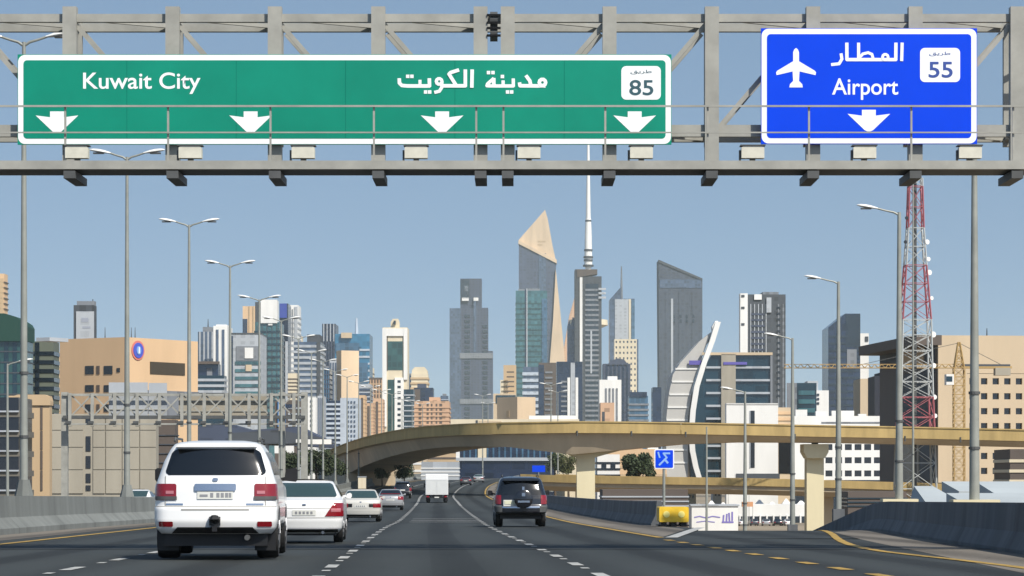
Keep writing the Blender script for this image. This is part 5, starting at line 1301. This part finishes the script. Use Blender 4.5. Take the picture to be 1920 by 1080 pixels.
# large white off-roader, nearest of all
d = 47.3
loc = (P(403, 0, d).x, d, z_(d) + .01)
suv = Car('white_suv', 'large white four-wheel drive nearest the camera, tinted rear window', loc, rz_road(d) * 1.3,
          [(.42, .90, .10, 4.95), (.50, .97, .02, 5.05), (.62, 1.0, -.02, 5.1), (.84, 1.0, 0.0, 5.1), (.88, .992, .05, 5.08), (1.0, .995, .06, 5.05), (1.12, .99, .07, 4.95), (1.18, .985, .08, 4.6), (1.24, .975, .09, 3.75), (1.36, .935, .12, 3.5),
           (1.60, .86, .22, 3.1), (1.80, .76, .31, 2.78), (1.88, .705, .42, 2.55), (1.93, .60, .62, 2.25), (1.945, .43, .95, 1.9)], 5.1, M_PAINTW, n=6.0)
suv.shell([(1.05, .48), (3.95, .48)], wr=.40)
suv.wheels((1.05, 3.95), .815, .40, .35)
suv.under(.22, .46, .84, .30, 4.7); 
suv.patch('rear_window', lambda t: -.83 + .13 * t, lambda t: .83 - .13 * t, 1.375, 1.80, M_CGLASS, .008, round_=.07)
mb = MB(); mb.prism([(-.66, 1.83), (.66, 1.83), (.62, 1.875), (-.62, 1.875)], .26, .52); mb.build('roof_spoiler', M_PAINTW, suv.t)
for sx in (-1, 1):
    tl = suv.patch('tail_light', min(sx * .63, sx * .985), max(sx * .63, sx * .985), .965, 1.235, M_REDL, .012, round_=.02, nu=20)
    suv.patch('light_lens', min(sx * .67, sx * .80), max(sx * .67, sx * .80), 1.07, 1.12, M_CLEARL, .02, parent=tl)
    suv.patch('smoked_lens', min(sx * .62, sx * .97), max(sx * .62, sx * .97), .97, 1.03, M_STEEL_D, .018, parent=tl)
    suv.patch('tailgate_seam', sx * .81 - .006, sx * .81 + .006, .88, 1.36, M_SEAM, .009, nu=2, nv=14)
    suv.spatch('tail_light_side', .10, .42, .98, 1.23, M_REDL, sx, .01)
    suv.patch('rear_reflector', min(sx * .68, sx * .91), max(sx * .68, sx * .91), .535, .62, M_REDL, .012, round_=.015)
    suv.patch('body_badge', min(sx * .50, sx * .78) if sx > 0 else -.80, max(sx * .50, sx * .78) if sx > 0 else -.52, .885, .915, M_CHROME, .010)
    for a, b2, nm, s0, s1 in ((.62, 1.30, 'rear_quarter_window', .2, .02), (1.36, 2.3, 'side_window', .02, 0), (2.36, 3.42, 'side_window', 0, -.55)):
        suv.spatch(nm, a, b2, 1.38, 1.76, M_CGLASS, sx, .007, slant=s0, slant1=s1)
    suv.spatch('side_sill_trim', .5 + 1.0, 3.5, .45, .56, M_DARK, sx, .012)
    mb = MB(); mb.tube([(sx * .70, .7, 1.93), (sx * .70, .75, 1.98), (sx * .69, 2.2, 1.98), (sx * .69, 2.3, 1.93)], .02, 8); mb.build('roof_rail', M_STEEL_D, suv.t)
mb = MB(); 
pl_o = suv.patch('chrome_bar', -.335, .335, 1.12, 1.235, M_CHROME, .03, round_=.02)
plt = suv.patch('plate', -.29, .29, .985, 1.105, M_PLATE, .016)
for i, (a, b2) in enumerate(((-.25, -.12), (-.08, -.03), (.02, .07), (.09, .14), (.16, .21), (.22, .26))): suv.patch('plate_mark', a, b2, 1.01 if i else 1.02, 1.085 if i else 1.06, M_PTXT, .019, nu=2, nv=2, parent=plt)
bdg = suv.patch('maker_badge', -.045, .045, 1.275, 1.33, M_CHROME, .02, round_=.02)
suv.patch('bumper_seam', -.98, .98, .86, .872, M_SEAM, .006, nu=40, nv=1)
suv.patch('bumper_step', -.55, .55, .80, .825, M_SEAM, .004, nv=2)
suv.patch('lower_valance', lambda t: -.70 + .10 * t, lambda t: .70 - .10 * t, .425, .53, M_DARK, .05, nv=5)
mb = MB(); mb.tube([(0, -.10, .62), (0, -.12, .66), (0, -.10, .70)], [.06, .10, .07], 10); mb.box(-.04, .04, -.12, .12, .46, .62); mb.box(-.09, .09, -.09, .02, .56, .70); mb.build('tow_hitch', M_DARK, suv.t)
mb = MB(); mb.tube([(.52, -.02, .36), (.52, .5, .36)], .045, 10); mb.build('exhaust', M_STEEL_D, suv.t)
suv.mirrors(3.15, 1.26, M_DARK, .26, .24)
for sx in (-.79, .79): box('mud_flap', suv.t, sx - .17, sx + .17, .50, .53, .14, .5, M_DARK)

SEDAN = [(.22, .74, .16, 4.3), (.32, .83, .04, 4.45), (.5, .865, 0.0, 4.5), (.74, .87, .0, 4.45), (.86, .865, .03, 4.2), (.95, .85, .09, 3.9), (.985, .83, .22, 3.3), (1.0, .81, .52, 3.25), (1.12, .75, .80, 3.0), (1.28, .66, 1.15, 2.7), (1.37, .60, 1.42, 2.4), (1.42, .50, 1.7, 2.15), (1.43, .36, 1.85, 2.05)]
def sedan(name, label, px, d, paint, style, rear_px_shift=0.0, sc=1.0):
    loc = (P(px, 0, d).x, d, z_(d) + .012)
    c = Car(name, label, loc, rz_road(d) * 1.1, SEDAN, 4.5, paint, n=5.0)
    c.shell([(.98, .36), (3.6, .36)], wr=.31); c.wheels((.98, 3.6), .74, .31, .21); c.under(.17, .36, .70, .3, 4.1)
    gl = M_CGLASS2 if style != 2 else M_CGLASS
    c.patch('rear_window', lambda t: -.72 + .14 * t, lambda t: .72 - .14 * t, 1.03, 1.345, gl, .012, round_=.05, nv=12)
    for sx in (-1, 1):
        if style == 0:
            a, b2 = (sx * .50, sx * .855)
            tl = c.patch('tail_light', (lambda t, sx=sx: sx * (.46 + .20 * t) if sx > 0 else -.862), (lambda t, sx=sx: .862 if sx > 0 else -(.46 + .20 * t)), .60, .90, M_REDL, .014, nu=16)
            c.patch('light_lens', min(sx * .60, sx * .8), max(sx * .60, sx * .8), .70, .78, M_CLEARL, .02, parent=tl)
        elif style == 1:
            tl = c.patch('tail_light', min(sx * .54, sx * .865), max(sx * .54, sx * .865), .62, .80, M_REDL, .012, nu=16); c.patch('dark_garnish', min(sx * .36, sx * .54), max(sx * .36, sx * .54), .64, .79, M_DARK, .012)
        else:
            tl = c.patch('tail_light', min(sx * .50, sx * .865), max(sx * .50, sx * .865), .70, .92, M_REDL, .012, nu=16)
        c.spatch('tail_light_side', .03, .26, .64, .86, M_REDL, sx, .008)
        c.spatch('side_window', 1.25, 2.05, 1.03, 1.30, gl, sx, .008, slant=.25, slant1=.0); c.spatch('side_window', 2.1, 2.95, 1.03, 1.30, gl, sx, .008, slant1=-.5)
        if style == 2: box('spoiler_foot', c.t, sx * .55 - .04, sx * .55 + .04, .14, .3, .98, 1.08, paint)
    p = c.patch('plate', -.26, .26, .62, .74, M_PLATE, .014, nu=4, nv=2)
    for i in range(5): c.patch('plate_mark', -.2 + i * .085, -.15 + i * .085, .65, .71, M_PTXT, .018, nu=1, nv=1, parent=p)
    c.patch('boot_seam', -.62, .62, .775, .783, M_SEAM, .006, nu=24, nv=1); c.patch('boot_badge', -.04, .04, .84, .88, M_CHROME, .014, nu=3, nv=2)
    c.patch('bumper_seam', -.84, .84, .565, .575, M_SEAM, .007, nu=30, nv=1); c.patch('bumper_base', -.74, .74, .235, .31, M_DARK, .012, nv=2)
    mb = MB(); mb.tube([(.42, -.02, .24), (.42, .4, .24)], .035, 8); mb.build('exhaust', M_CHROME, c.t)
    if style == 2: mb = MB(); mb.prism([(-.64, 1.08), (.64, 1.08), (.62, 1.115), (-.62, 1.115)], .08, .32); mb.build('boot_spoiler', M_REDL, c.t)
    for sx in (-.35, .35): box('headrest', c.t, sx - .12, sx + .12, 1.55, 1.65, 1.02, 1.2, M_DARK)
    c.mirrors(2.9, .98, paint, .17, .13)
    return c
sedan('white_sedan', 'white saloon car half hidden behind the large white four-wheel drive', 570, 65, M_PAINTW, 0)
sedan('pale_sedan', 'pale silvery saloon car with wide red tail lights, third in the left queue', 676, 126, M_PAINTW2, 1)
sedan('red_lit_sedan', 'silver saloon with a red strip spoiler ahead of the pale one', 732, 195, M_PAINTS, 2)
sedan('far_grey_car', 'small grey car with white plate far ahead right of the white truck', 873, 450, M_PAINTG, 2)
sedan('far_silver_car', 'tiny silver car beside the far grey car near the bend', 897, 500, M_PAINTS, 1)

SUVK = [(.40, .80, .08, 4.5), (.5, .90, 0.0, 4.6), (.72, .93, 0.0, 4.65), (.78, .915, .05, 4.6), (.98, .92, .06, 4.5), (1.06, .91, .08, 4.0), (1.12, .89, .09, 3.3), (1.3, .84, .14, 3.05), (1.6, .76, .26, 2.7), (1.7, .71, .34, 2.5), (1.76, .6, .55, 2.2), (1.775, .42, .9, 1.8)]
def mid_suv(name, label, px, d, paint, spare):
    c = Car(name, label, (P(px, 0, d).x, d, z_(d) + .012), rz_road(d) * 1.1, SUVK, 4.6, paint, n=6.0)
    c.shell([(.95, .43), (3.6, .43)], wr=.37); c.wheels((.95, 3.6), .76, .37, .26); c.under(.28, .46, .72, .3, 4.2)
    c.patch('rear_window', lambda t: -.74 + .09 * t, lambda t: .74 - .09 * t, 1.14, 1.58, M_CGLASS, .01, round_=.05)
    for sx in (-1, 1):
        c.patch('tail_light', min(sx * .70, sx * .915), max(sx * .70, sx * .915), .80, 1.12, M_REDL, .012, nu=12); c.spatch('side_window', .55, 1.9, 1.16, 1.56, M_CGLASS, sx, .008, slant=.15); c.spatch('side_window', 1.96, 3.0, 1.16, 1.56, M_CGLASS, sx, .008, slant1=-.45)
        c.patch('bumper_corner', min(sx * .66, sx * .925), max(sx * .66, sx * .925), .52, .76, M_STEEL_D, .016); c.spatch('tail_light_side', .08, .26, .82, 1.1, M_REDL, sx, .008)
    c.patch('bumper_top', -.66, .66, .66, .735, M_CHROME if spare else M_DARK, .016, nv=2); c.patch('bumper_base', -.72, .72, .41, .5, M_DARK, .014, nv=2)
    if spare:
        mb = MB(); mb.tube([(.08, -.02, .98), (.08, -.2, .98), (.08, -.235, .98)], [.33, .33, .27], 24); sp = mb.build('spare_wheel_cover', paint, c.t, smooth=True)
        box('cover_strip', sp, -.12, .30, -.25, -.235, .86, .93, M_CHROME); box('cover_badge', sp, .02, .14, -.25, -.235, 1.08, 1.2, M_CHROME)
        mb = MB(); mb.box(-.62, -.14, -.02, .06, .73, .95); mb.build('plate_recess', M_PLATE, c.t); box('plate', c.t, -.58, -.2, -.035, -.021, .80, .92, mat('pale_yellow_plate', (226, 226, 196), .5, .8, 0))
        mb = MB(); mb.box(.04, .12, -.005, .10, 1.16, 1.42); mb.build('wiper', M_CHROME, c.t)
    else:
        c.patch('plate', -.25, .25, .82, .94, M_PLATE, .012, nu=2, nv=2)
    mb = MB(); mb.prism([(-.66, 1.63), (.66, 1.63), (.6, 1.69), (-.6, 1.69)], .14, .45); mb.build('roof_spoiler', paint, c.t)
    for sx in (-1, 1): mb = MB(); mb.tube([(sx * .64, .7, 1.77), (sx * .64, .8, 1.82), (sx * .63, 2.1, 1.82), (sx * .63, 2.2, 1.77)], .02, 6); mb.build('roof_rail', M_STEEL_D, c.t)
    c.mirrors(2.85, 1.1, M_DARK, .22, .18)
    return c
mid_suv('black_suv', 'black four-wheel drive with a covered spare wheel in the right lane', 977, 103, M_PAINTK, True)
mid_suv('dark_suv', 'small dark four-wheel drive far up the left lane', 755, 305, M_PAINTK, False)

d = 262; t = thing('box_truck', 'small white box truck in the middle lane under the flyover', 'truck', (P(819, 0, d).x, d, z_(d) + .01), rz_road(d), 'vehicles on the highway')
mb = MB(); mb.prism([(-1.02, .72), (1.02, .72), (1.02, 2.56), (.98, 2.6), (-.98, 2.6), (-1.02, 2.56)], 0, 4.2); mb.build('cargo_box', M_PAINTW, t)
for a, b2 in ((-.99, -.01), (.01, .99)):
    dr = box('rear_door', t, a, b2, -.04, -.002, .82, 2.02, mat('truck_door_grey', (222, 224, 222), .45, .8, .03, 2.0)); 
box('upper_panel', t, -.99, .99, -.03, -.002, 2.06, 2.54, M_PAINTW); box('rub_rail', t, -1.0, 1.0, -.06, 0, .74, .80, M_PAINTW)
for x in (-.9, -.3, .3, .9): box('hinge', t, x - .03, x + .03, -.08, -.041, .62, .74, M_DARK)
box('chassis', t, -.45, .45, -.02, 5.6, .45, .71, M_DARK); box('rear_bumper', t, -.95, .95, -.05, .05, .42, .55, M_DARK)
for sx in (-1, 1): box('tail_light', t, sx * .8 - .12, sx * .8 + .12, -.1, -.05, .5, .62, M_REDL)
box('plate', t, -.2, .2, -.08, -.05, .44, .54, M_PLATE)
mb = MB(); mb.prism([(-.95, .5), (.95, .5), (.93, 1.5), (.82, 2.15), (-.82, 2.15), (-.93, 1.5)], 4.35, 5.9); mb.build('cab', M_PAINTW, t)
cw = Car.__new__(Car); cw.t = t; cw.wheels((1.0, 5.0), .78, .38, .30)
for sx in (-1, 1): box('mud_flap', t, sx * .78 - .2, sx * .78 + .2, .5, .53, .12, .46, M_DARK); box('wing_mirror', t, sx * 1.12 - .08, sx * 1.12 + .08, 5.6, 5.7, 1.35, 1.75, M_DARK)

# cars glimpsed over the median wall and in the depot
c = Car('oncoming_car', 'white car roof just showing above the left median wall', (P(250, 0, 152).x, 152, z_(152) + .02), 0, SEDAN, 4.5, M_PAINTW, group='half hidden cars')
c.shell(None); c.wheels((.98, 3.6), .74, .31, .21)
c.patch('rear_window', -.6, .6, 1.03, 1.345, M_CGLASS2, .012)
for sx in (-1, 1): c.spatch('side_window', 1.25, 2.95, 1.03, 1.30, M_CGLASS, sx, .008, slant=.25, slant1=-.5)
for k, px in enumerate((1394, 1416, 1437, 1459, 1480)):
    c = Car('parked_car', 'parked car in front of the white market hall, %s of five from the left' % nth[k], (P(px, 0, 600).x, 600, .01), (0, .1, -.05, 0, .08)[k], SEDAN, 4.5, (M_PAINTW, M_PAINTG, M_PAINTS, M_PAINTK, M_PAINTW)[k], group='cars parked at the market hall')
    c.shell(None, zstep=.06); c.wheels((.98, 3.6), .74, .31, .21); c.patch('rear_window', -.6, .6, 1.03, 1.345, M_CGLASS, .012)
    for sx in (-1, 1): c.patch('tail_light', min(sx * .5, sx * .8), max(sx * .5, sx * .8), .65, .85, M_REDL, .012, nu=4, nv=2)
